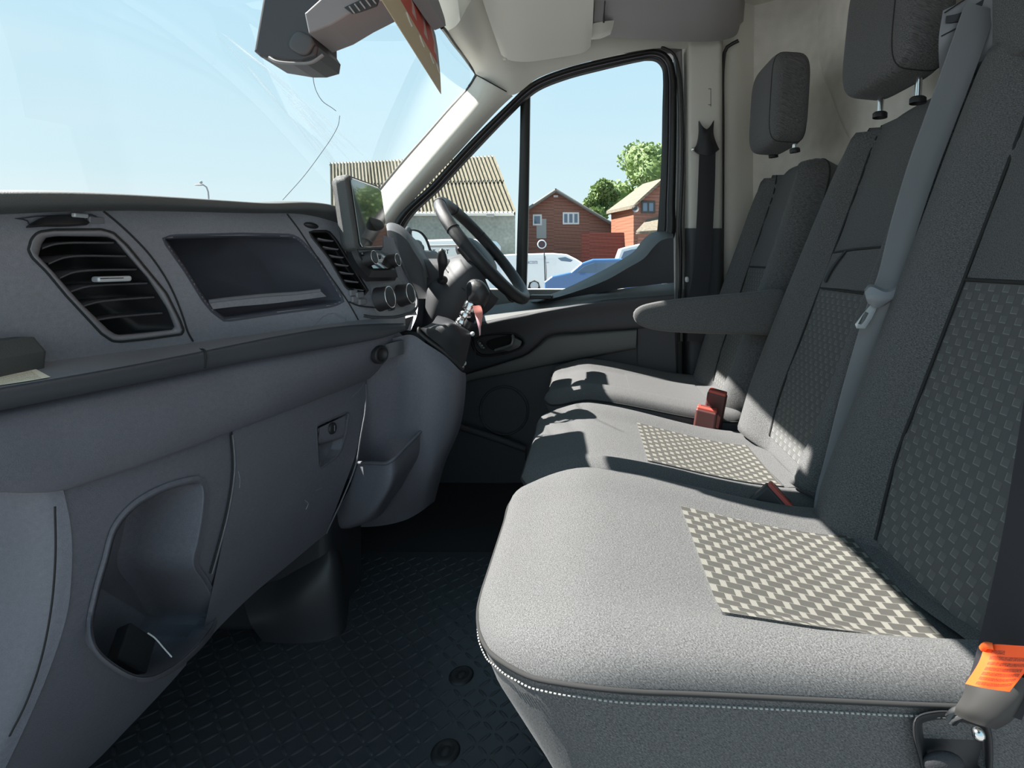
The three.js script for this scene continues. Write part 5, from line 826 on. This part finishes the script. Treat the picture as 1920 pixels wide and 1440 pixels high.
// ================================================================ upper left: sensor housing, visor and sales card
{
  const s = thing('sensor_housing', 'dark grey sensor housing on the windscreen with a slotted grey cover', 'sensor housing');
  const q = (l, d) => l.map(([x, y]) => [(x - VPX) / FOCAL * d, (VPY - y) / FOCAL * d]);
  obj('housing', extrudeX(q([[528, -20], [520, 20], [505, 108], [512, 114], [560, 122], [585, 122], [606, 116], [608, 103], [601, 92], [600, 62], [640, 30], [700, -20]], 1.04), 1.0, 1.10, 0.006), M({ color: L(0.045, 0.045, 0.05), roughness: 0.5 }), s);
  obj('cover', extrudeX(q([[598, 46], [630, 17], [680, -10], [760, -40], [735, 10], [700, 28], [680, 38], [640, 62], [604, 76]], 1.02), 0.975, 1.07, 0.004), M({ color: L(0.22, 0.215, 0.22), roughness: 0.6 }), s);
  obj('lower_edge', tube([P(505, 108, 0.995), P(520, 116, 0.99), P(560, 119, 0.99), P(584, 117, 0.99), P(606, 103, 0.995)], 0.003, 30, 8), M({ color: L(0.2), roughness: 0.35 }), s);
  obj('raised_pad', egg(0.012, 0.04, 0.045, 0.7, 20, 14).applyQuaternion(quat(0.5, 0, 0)).translate(...P(566, 82, 0.998)), M({ color: L(0.06, 0.058, 0.06), roughness: 0.4 }), s);
  const vp = outline([[645, 14], [700, -12], [712, -4], [708, 12], [680, 22], [662, 27]], 40);
  obj('slot_recess', rings([vp.map((p) => P(p[0], p[1], 0.973)), shrink(vp, 1).map((p) => P(p[0], p[1], 0.971))], { cap: true }), mat.black, s);
  for (let k = 0; k < 6; k++) { const x = 655 + k * 10; obj('slot_rib', tube([P(x, 12 - k * 4.5, 0.969), P(x + 10, 25 - k * 4.5, 0.969)], 0.0016, 4, 6), mat.greyTrim, s); }

  const v = thing('sun_visor', 'grey passenger sun visor folded down near the windscreen top', 'sun visor');
  const y0 = 0.415, lo = (x) => V(x, y0, -0.283), hi = (x) => V(x, 0.66, -0.375);
  obj('visor_panel', sheet([[V(0.40, 0.68, -0.40), V(0.7, 0.68, -0.40), V(0.96, 0.68, -0.40), V(1.0, 0.66, -0.395)], [V(0.36, 0.55, -0.34), V(0.7, 0.55, -0.34), V(1.0, 0.55, -0.335), V(1.03, 0.55, -0.335)], [V(0.38, 0.44, -0.292), V(0.7, 0.44, -0.292), V(0.99, 0.44, -0.292), V(1.015, 0.455, -0.297)], [V(0.40, 0.415, -0.283), V(0.7, 0.415, -0.283), V(0.96, 0.415, -0.283), V(0.985, 0.422, -0.285)]], 30, 20, new THREE.Vector3(0, 0.008, 0.02)), mat.visorGrey, v);
  const card = thing('sales_card', 'wide card with red printed front tucked behind the grey visor', 'card');
  const ct = texture(512, 256, (u, w) => {
    if (w < 0.32) return [0.80, 0.70, 0.56];
    if (u > 0.965) return [0.60, 0.63, 0.66];
    const a = (u * 9 + w * 0.9) % 1, b = (u * 9 - w * 1.1 + 3) % 1, letter = (a < 0.2 || b < 0.18) && w > 0.4 && w < 0.9;
    return letter ? [0.80, 0.66, 0.62] : [0.78, 0.30, 0.23];
  });
  const cx = range(0.34, 1.035, 6), lean = (x, y) => lerp(0.088, 0.04, clamp((y - 0.31) / 0.19)) * (1.03 - x), crow = (y, z) => cx.map((x) => V(x, y + 0.004 * (x - 0.7), z + lean(x, y)));
  const cg = sheet([crow(0.318, -0.287), crow(0.37, -0.290), crow(0.44, -0.300), crow(0.50, -0.325)], 30, 8, new THREE.Vector3(0, 0.0005, -0.0015)), cp = cg.attributes.position, cu = cg.attributes.uv;
  for (let i = 0; i < cp.count; i++) cu.setXY(i, (cp.getX(i) - 0.34) / 0.695, (cp.getY(i) - CY - 0.31) / 0.19);
  obj('printed_sheet', cg, M({ color: L(1), map: ct, roughness: 0.55 }), card);
  for (const x of [0.80, 0.88, 0.955, 1.01]) obj('slit', tube([V(x - 0.012, 0.364, -0.2885 + lean(x - 0.012, 0.364)), V(x, 0.358, -0.288 + lean(x, 0.358)), V(x + 0.014, 0.355, -0.2878 + lean(x + 0.014, 0.355))], 0.0014, 8, 5), M({ color: L(0.85, 0.83, 0.78), roughness: 0.5 }), card);
}

// ================================================================ outside
const ground = (px, d) => new THREE.Vector3(d, 0, (px - VPX) / FOCAL * d);
{ // door mirror
  const m = thing('door_mirror', 'black door mirror reflecting blue sky outside the driver window', 'mirror');
  const g = outline([[764, 437], [770, 433], [785, 436], [795, 446], [803, 466], [811, 500], [800, 513], [790, 500], [772, 462]], 50, true), d = (p) => 2.22 + (p[0] - 790) * 0.0006;
  obj('shell', rings([shrink(g, 4).map((p) => P(p[0], p[1], d(p)).add(new THREE.Vector3(0.03, 0, -0.09))), shrink(g, -4).map((p) => P(p[0], p[1], d(p)).add(new THREE.Vector3(0.02, 0, -0.03))), shrink(g, -3).map((p) => P(p[0], p[1], d(p)).add(new THREE.Vector3(0, 0, 0.004))), g.map((p) => P(p[0], p[1], d(p)))], { capFirst: true }), mat.doorDark, m);
  obj('mirror_glass', rings([g.map((p) => P(p[0], p[1], d(p))), shrink(g, 3).map((p) => P(p[0], p[1], d(p)))], { cap: true }), mat.mirror, m);
  obj('arm', tube([P(770, 440, 2.22), P(765, 430, 2.2), P(755, 445, 2.12)], 0.012, 10, 8), mat.doorDark, m);
}
{ // concrete shed with corrugated roof
  const s = thing('shed', 'grey rendered shed with a corrugated sheet roof', 'building');
  const wallM = M({ color: L(0.5, 0.52, 0.50), roughness: 0.95, map: rep(texture(256, 256, (u, v) => { const c = 0.70 + 0.10 * wrapNoise(u, v, 5, 3) + 0.10 * wrapNoise(u, v, 22, 5) + 0.04 * (rnd() - 0.5); return [c * 0.98, c, c * 0.97]; }), 3) });
  const eL = P(622, 400, 27.5), eR = P(966, 399, 24.7), rL = P(620, 309, 34), rR = P(926, 296, 31.2);
  const dn = (p) => new THREE.Vector3(p.x, 0, p.z);
  const quad = (a, b, c, d) => { const g = skin([[a, b], [d, c]], 1, 1); boxUV(g); return g; };
  const bL = rL.clone().add(rL.clone().sub(eL).multiplyScalar(0.3)), bR = rR.clone().add(rR.clone().sub(eR).multiplyScalar(0.3)); bL.y = eL.y; bR.y = eR.y; bL.x += 3; bR.x += 3;
  const gab = (e, r, b) => { const g = geo([...e, ...r, ...b, ...dn(e), ...dn(b)], [0, 1, 2, 0, 2, 4, 0, 4, 3]); return g; };
  obj('wall', [quad(eL, eR, dn(eR), dn(eL)), gab(eL, rL, bL), gab(eR, rR, bR)], wallM, s);
  obj('gutter', [tube([eL.clone().add(new THREE.Vector3(-0.15, -0.05, 0)), eR.clone().add(new THREE.Vector3(-0.15, -0.05, 0))], 0.1, 4, 8)], M({ color: L(0.55, 0.56, 0.52), roughness: 0.7 }), s);
  obj('ridge_cap', tube([rL, rR], 0.13, 4, 8), M({ color: L(0.30, 0.33, 0.31), roughness: 0.9 }), s);
  const roofT = rep(texture(256, 256, (u, v) => { const c = 0.66 + 0.12 * wrapNoise(u, v, 6, 1) + 0.14 * wrapNoise(u, v, 24, 6); return [c, c * 0.96, c * 0.82]; }), 2.5);
  const roofM = M({ color: L(0.36, 0.355, 0.35), roughness: 0.95, map: roofT }), nS = 8, waves = 6;
  const at = (u, v, h) => eL.clone().lerp(eR, u).lerp(rL.clone().lerp(rR, u), v).add(new THREE.Vector3(-0.5, 0.85, 0).multiplyScalar(h));
  for (let r = 0; r < 2; r++) for (let k = 0; k < nS; k++) {
    const v0 = r * 0.5 - (r ? 0.02 : 0.03), v1 = r ? 1 : 0.51, seg = waves * 8, rows = [0, 1].map((e) => range(0, 1, seg).map((t) => at((k + t * 1.02) / nS, e ? v1 : v0, 0.08 * Math.cos(t * waves * 2 * Math.PI) + 0.09 + (r ? 0.05 : 0) - (e ? 0.03 : 0))));
    const g = skin(rows, seg, 1, { smoothU: false, smoothV: false }); obj('roof_sheet', g, roofM, s);
  }
  obj('wall_lamp', box(0, 0.2, 0, 0.15, 0, 0.35, 0.02).translate(...P(920, 404, 24.9).sub(V(0.2, 0.07, 0.17))), mat.greyTrim, s);
}
const brickT = rep(texture(512, 512, (u, v) => { const row = Math.floor(v * 26), uu = (u * 9 + (row % 2) * 0.5) % 1, mortar = uu < 0.05 || (v * 26) % 1 < 0.14, h = Math.sin(row * 91.7 + Math.floor(u * 9 + (row % 2) * 0.5) * 37.3) * 0.5 + 0.5; return mortar ? [0.55, 0.42, 0.37] : [0.50 + 0.12 * h, 0.36 + 0.08 * h, 0.32 + 0.06 * h]; }), 2.0);
const brickM = M({ color: L(1), roughness: 0.95, map: brickT }), tileM = M({ color: L(1), roughness: 0.95, map: rep(texture(256, 256, (u, v) => { const c = 0.46 + 0.12 * wrapNoise(u, v, 20, 2) - ((v * 12) % 1 < 0.15 ? 0.12 : 0); return [c, c * 0.92, c * 0.8]; }), 2.4) });
const white = M({ color: L(0.82), roughness: 0.4 }), paneM = M({ color: L(0.10, 0.16, 0.24), roughness: 0.08, clearcoat: 1 });
function windowAt(parent, x0, x1, y0, y1, d, frame, n) {
  const a = P(x0, y1, d), b = P(x1, y0, d), w = obj('window', [box(0, 0.12, 0, b.y - a.y, 0, b.z - a.z, 0.02).translate(a.x - 0.06, a.y - CY, a.z)], frame, parent), pw = (b.z - a.z - 0.08) / n;
  for (let i = 0; i < n; i++) obj('pane', box(0, 0.02, 0, b.y - a.y - 0.2, 0, pw - 0.1, 0).translate(a.x - 0.075, a.y - CY + 0.1, a.z + 0.09 + i * pw), paneM, w);
}
{
  const h = thing('brick_house', 'red brick gabled house with white windows', 'house');
  const d = 30, q = (l) => l.map(([x, y]) => [(x - VPX) / FOCAL * d, (VPY - y) / FOCAL * d]);
  obj('wall', extrudeX(q([[988, 535], [988, 392], [1043, 356], [1092, 384], [1150, 420], [1150, 535]]), d, d + 9, 0), brickM, h);
  const e = (x, y, dd) => P(x, y, dd);
  const slope = (a, b) => sheet([[e(...a, d - 0.35), e(...b, d - 0.35)], [e(...a, d - 0.35).setX(d + 9.3), e(...b, d - 0.35).setX(d + 9.3)]], 4, 2, new THREE.Vector3(0, -0.16, 0));
  obj('roof', [slope([1042, 353], [982, 394]), slope([1042, 353], [1160, 424])], tileM, h);
  obj('bargeboard', [tube([e(982, 397, d - 0.4), e(1042, 357, d - 0.4)], 0.1, 2, 6), tube([e(1042, 357, d - 0.4), e(1160, 427, d - 0.4)], 0.1, 2, 6)], M({ color: L(0.2, 0.19, 0.17), roughness: 0.8 }), h);
  windowAt(h, 999, 1016, 402, 423, d, white, 1); windowAt(h, 1055, 1086, 398, 421, d, white, 3);
  obj('gable_vent', box(0, 0.06, 0, 0.12, 0, 0.25).translate(...P(1042, 368, d).sub(V(0.03, 0.06, 0.12))), white, h);
  obj('render_patch', box(0, 0.04, 0, 1.1, 0, 0.55).translate(...P(1006, 447, d).sub(V(0.02, 0, 0))), M({ color: L(0.42, 0.43, 0.42), roughness: 0.95 }), h);
}
{
  const h = thing('brick_house', 'brick house with orange side wall partly hidden by the window frame', 'house');
  const d = 26, c = P(1189, 390, d), a = P(1145, 395, 27.5);
  const dn = (p) => new THREE.Vector3(p.x, 0, p.z), quad = (A, B, C, D) => { const g = skin([[A, B], [D, C]], 2, 2); boxUV(g); return g; };
  const r = P(1236, 336, 29), c2 = P(1262, 366, d - 0.3), c1 = P(1188, 385, d), a1 = P(1146, 394, 28.5);
  const apex = P(1240, 338, d), a2 = P(1300, 395, d);
  obj('side_wall', quad(a1, c1, dn(c1), dn(a1)), M({ color: L(1.0, 0.75, 0.55), roughness: 0.95, map: brickT }), h);
  obj('front_wall', [geo([...c1, ...apex, ...a2, ...dn(a2), ...dn(c1)], [0, 1, 2, 0, 2, 3, 0, 3, 4])], brickM, h);
  obj('roof', [sheet([[P(1137, 396, 28.5), P(1187, 385, 25.6)], [P(1205, 345, 31), P(1243, 334, 25.6)]], 6, 4, new THREE.Vector3(0, -0.15, 0)), sheet([[P(1243, 334, 25.6), P(1310, 395, 25.6)], [P(1243, 334, 31), P(1310, 395, 31)]], 4, 2, new THREE.Vector3(0, -0.15, 0))], tileM, h);
  windowAt(h, 1202, 1228, 377, 400, d, M({ color: L(0.05), roughness: 0.4 }), 2);
  obj('satellite_dish', lathe([[0, 0], [0.09, 0.015], [0.16, 0.04], [0.17, 0.045]], P(1192, 392, d - 0.4), new THREE.Vector3(-1, 0.2, -0.3)), mat.doorDark, h);
  obj('porch_roof', sheet([[P(1192, 434, 24), P(1260, 430, 24)], [P(1212, 412, 25.9), P(1262, 400, 25.9)]], 6, 4, new THREE.Vector3(0, -0.12, 0)), tileM, h);
  obj('porch_wall', [quad(P(1196, 436, 24.2), P(1260, 432, 24.2), P(1260, 545, 24.2), P(1196, 545, 24.2))], brickM, h);
}
{ // garden wall, van, cars, sign, lamp, trees
  const w = obj('garden_wall', [box(27, 27.25, -1.45, 1.32, -0.4, 2.42)], M({ color: L(0.75, 0.45, 0.45), roughness: 0.95, map: brickT })); tag(w, 'dark red brick garden wall below the houses', 'wall');
  const v = thing('white_van', 'small white panel van parked across the yard', 'van');
  const d = 22.5, gy = -1.45, q = (l) => l.map(([x, y]) => [(x - VPX) / FOCAL * d, (VPY - y) / FOCAL * d]);
  obj('body', extrudeX(q([[905, 540], [905, 490], [915, 482], [960, 479], [1035, 477], [1060, 479], [1078, 488], [1100, 502], [1128, 510], [1132, 525], [1130, 542], [1104, 542], [1100, 532], [1090, 528], [1080, 532], [1076, 542], [1016, 542], [1012, 528], [1002, 523], [990, 528], [986, 542]]), d, d + 1.7, 0.06), white, v);
  obj('side_window', extrudeX(q([[1046, 484], [1060, 482], [1074, 488], [1070, 491], [1052, 489]]), d - 0.01, d + 0.05, 0.004), paneM, v);
  for (const x of [1002, 1090]) { const c = P(x, 538, d + 0.1); c.y = 0.3; const k = obj('wheel', lathe([[0.0, 0.02], [0.17, 0.02], [0.2, 0.0], [0.27, 0.03], [0.3, 0.0], [0.3, -0.2], [0, -0.2]], c, new THREE.Vector3(-1, 0, 0)), mat.rubber, v); obj('hubcap', lathe([[0, 0.05], [0.08, 0.045], [0.17, 0.025], [0.18, 0.01]], c, new THREE.Vector3(-1, 0, 0), 20), mat.plate, k); }
  obj('door_joint', tube([P(1022, 480, d - 0.01), P(1024, 500, d - 0.01), P(1024, 532, d - 0.01)], 0.012, 6, 5), mat.doorDark, v);
  { // sign writing along the side
    const ctx = (() => { const c = document.createElement('canvas'); c.width = 512; c.height = 64; const g = c.getContext('2d'); g.fillStyle = '#ffffff'; g.fillRect(0, 0, 512, 64); g.fillStyle = '#2c3a66'; g.font = 'bold 40px sans-serif'; g.fillText('LACCOSTS', 10, 46); g.font = '24px sans-serif'; g.fillText('- .com', 330, 40); return c; })();
    const t = new THREE.CanvasTexture(ctx); t.colorSpace = THREE.SRGBColorSpace;
    const A = P(986, 486, d - 0.012), B = P(1042, 498, d - 0.012), g = new THREE.PlaneGeometry(B.z - A.z, A.y - B.y).rotateY(-Math.PI / 2).translate(d - 0.012, (A.y + B.y) / 2, (A.z + B.z) / 2);
    obj('side_lettering', g, M({ color: L(0.8), map: t, roughness: 0.5 }), v);
  }
  const v2 = thing('white_truck', 'white vehicle with dark lettering seen beyond the steering column', 'truck');
  const d2 = 14, q2 = (l) => l.map(([x, y]) => [(x - VPX) / FOCAL * d2, (VPY - y) / FOCAL * d2]);
  obj('body', extrudeX(q2([[780, 588], [780, 456], [800, 453], [868, 451], [905, 452], [912, 460], [916, 588]]), d2, d2 + 2, 0.05), white, v2);
  obj('roof_rail', tube([P(790, 461, d2 - 0.02), P(905, 459, d2 - 0.02)], 0.03, 4, 6), mat.greyTrim, v2);
  {
    const c = document.createElement('canvas'); c.width = 512; c.height = 128; const g = c.getContext('2d'); g.fillStyle = '#e9e7e4'; g.fillRect(0, 0, 512, 128); g.fillStyle = '#23252c'; g.font = 'bold 92px sans-serif'; g.fillText('NT  LOT', 20, 100);
    const t = new THREE.CanvasTexture(c); t.colorSpace = THREE.SRGBColorSpace; const A = P(800, 464, d2 - 0.03), B = P(860, 479, d2 - 0.03);
    obj('side_lettering', new THREE.PlaneGeometry(B.z - A.z, A.y - B.y).rotateY(-Math.PI / 2).translate(d2 - 0.03, (A.y + B.y) / 2, (A.z + B.z) / 2), M({ color: L(0.85), map: t, roughness: 0.5 }), v2);
  }
  const b = thing('blue_car', 'blue hatchback parked in front of the white van', 'car');
  const d3 = 17, q3 = (l) => l.map(([x, y]) => [(x - VPX) / FOCAL * d3, (VPY - y) / FOCAL * d3]);
  obj('body', extrudeX(q3([[1024, 552], [1024, 530], [1036, 521], [1072, 513], [1092, 496], [1112, 489], [1160, 488], [1190, 492], [1215, 510], [1235, 515], [1240, 552], [1222, 556], [1216, 545], [1204, 545], [1198, 556], [1066, 556], [1060, 545], [1048, 545], [1042, 556]]), d3, d3 + 1.6, 0.06), M({ color: L(0.06, 0.16, 0.36), roughness: 0.25, clearcoat: 1 }), b);
  obj('window_glass', extrudeX(q3([[1080, 512], [1096, 499], [1114, 493], [1160, 492], [1184, 495], [1200, 510]]), d3 - 0.012, d3 + 0.05, 0.006), paneM, b);
  for (const x of [1054, 1210]) { const c = P(x, 550, d3 + 0.1); c.y = 0.31; obj('wheel', lathe([[0.0, 0.02], [0.2, 0.02], [0.24, 0.03], [0.31, 0.0], [0.31, -0.2], [0, -0.2]], c, new THREE.Vector3(-1, 0, 0)), mat.rubber, b); }
  const c2 = thing('white_car', 'white vehicle half hidden behind the door moulding on the right', 'car');
  const d4 = 21, q4 = (l) => l.map(([x, y]) => [(x - VPX) / FOCAL * d4, (VPY - y) / FOCAL * d4]);
  obj('body', extrudeX(q4([[1155, 550], [1158, 490], [1166, 468], [1180, 464], [1200, 460], [1250, 458], [1260, 550]]), d4, d4 + 1.8, 0.06), white, c2);
  obj('window_glass', extrudeX(q4([[1164, 486], [1170, 472], [1185, 468], [1200, 466], [1200, 484]]), d4 - 0.012, d4 + 0.05, 0.005), paneM, c2);
  const sg = thing('road_sign', 'round white-edged sign on a thin post near the van', 'sign');
  { const c = P(1016, 458, 20); const g = new THREE.TorusGeometry(0.15, 0.02, 8, 30).rotateY(Math.PI / 2).translate(...c); obj('sign_ring', g, white, sg); obj('sign_face', cyl(0.15, 0.15, 0.01, c.clone().add(new THREE.Vector3(0.01, 0, 0)), new THREE.Vector3(1, 0, 0)), M({ color: L(0.09, 0.05, 0.05), roughness: 0.7 }), sg); obj('post', tube([c.clone().add(new THREE.Vector3(0, -0.15, 0.08)), new THREE.Vector3(c.x, 0, c.z + 0.14)], 0.022, 4, 8), mat.doorDark, sg); }
  const ye = thing('yellow_marker', 'small yellow object on the ground by the blue car', 'marker');
  { const c = P(1027, 541, 21); c.y = 0.2; obj('block', box(0, 0.3, -0.13, 0.13, 0, 0.17, 0.03).translate(c.x, c.y - CY, c.z), M({ color: L(0.8, 0.42, 0.03), roughness: 0.6 }), ye); obj('foot', box(-0.1, 0.4, -0.2, -0.13, -0.1, 0.3, 0.02).translate(c.x, c.y - CY, c.z), M({ color: L(0.7, 0.6, 0.5), roughness: 0.7 }), ye); }
  const lampP = thing('street_lamp', 'grey street lamp rising beyond the dashboard top', 'street lamp');
  obj('lamp_post', tube([new THREE.Vector3(45, 0, (391 - VPX) / 1000 * 45), P(391, 420, 45), P(391, 366, 45), P(388, 352, 45), P(380, 346, 45)], 0.055, 20, 8), mat.greyTrim, lampP);
  obj('lamp_head', [egg(0.3, 0.12, 0.7, 0.8, 16, 10).translate(...P(373, 347, 45)), egg(0.2, 0.25, 0.2, 0.8, 12, 8).translate(...P(377, 342, 45))], mat.greyTrim, lampP);
  const leafM = M({ color: L(0.16, 0.24, 0.07), roughness: 0.8, transmission: 0.25, thickness: 0 });
  const tree = (label, px, top, bot, d, rx, lobes) => {
    const t = thing('tree', label, 'tree'), y0 = (VPY - top) / 1000 * d + CY, cz = (px - VPX) / 1000 * d, pos = [], idx = [], R = rx;
    const L2 = []; for (let k = 0; k < lobes; k++) { const a = rnd() * 6.28, e = rnd(), rr = R * (0.25 + 0.55 * Math.sqrt(rnd())); L2.push([d + Math.cos(a) * rr, lerp(y0 - R * 1.7, y0 - R * 0.35, e), cz + Math.sin(a) * rr * (1.1 - 0.5 * e), R * (0.28 + 0.2 * rnd())]); }
    L2.push([d, y0 - R * 0.6, cz, R * 0.58]);
    for (const [x, y, z, r] of L2) for (let k = 0; k < 420; k++) {
      const a = rnd() * 6.283, b = Math.acos(rnd() * 2 - 1), s = r * (0.72 + 0.3 * rnd()), c = new THREE.Vector3(x + Math.sin(b) * Math.cos(a) * s, y + Math.cos(b) * s * 0.85, z + Math.sin(b) * Math.sin(a) * s);
      const u = new THREE.Vector3(rnd() - 0.5, rnd() - 0.5, rnd() - 0.5).normalize().multiplyScalar((0.13 + 0.1 * rnd()) * d / 46), w = new THREE.Vector3(rnd() - 0.5, rnd() - 0.5, rnd() - 0.5).cross(u)  .normalize().multiplyScalar(0.12 * d / 46), n = pos.length / 3;
      pos.push(...c.clone().sub(u), ...c.clone().add(w), ...c.clone().add(u), ...c.clone().sub(w)); idx.push(n, n + 1, n + 2, n, n + 2, n + 3);
    }
    const f = obj('foliage', geo(pos, idx), leafM, t); f.userData.kind = 'stuff';
    obj('inner_crown', L2.map(([x, y, z, r]) => new THREE.IcosahedronGeometry(r * 0.72, 2).translate(x, y, z)), leafM, t);
    obj('trunk', tube([new THREE.Vector3(d, 0, cz), new THREE.Vector3(d, y0 * 0.4, cz + 0.1), new THREE.Vector3(d, y0 - R, cz)], 0.25, 8, 8), M({ color: L(0.1, 0.08, 0.06), roughness: 0.95 }), t);
  };
  tree('rounded green tree between the two brick houses', 1128, 338, 400, 46, 2.0, 9);
  tree('large green tree rising behind the right brick house', 1232, 262, 400, 56, 5.4, 22);
}
renderer.render(scene, camera);
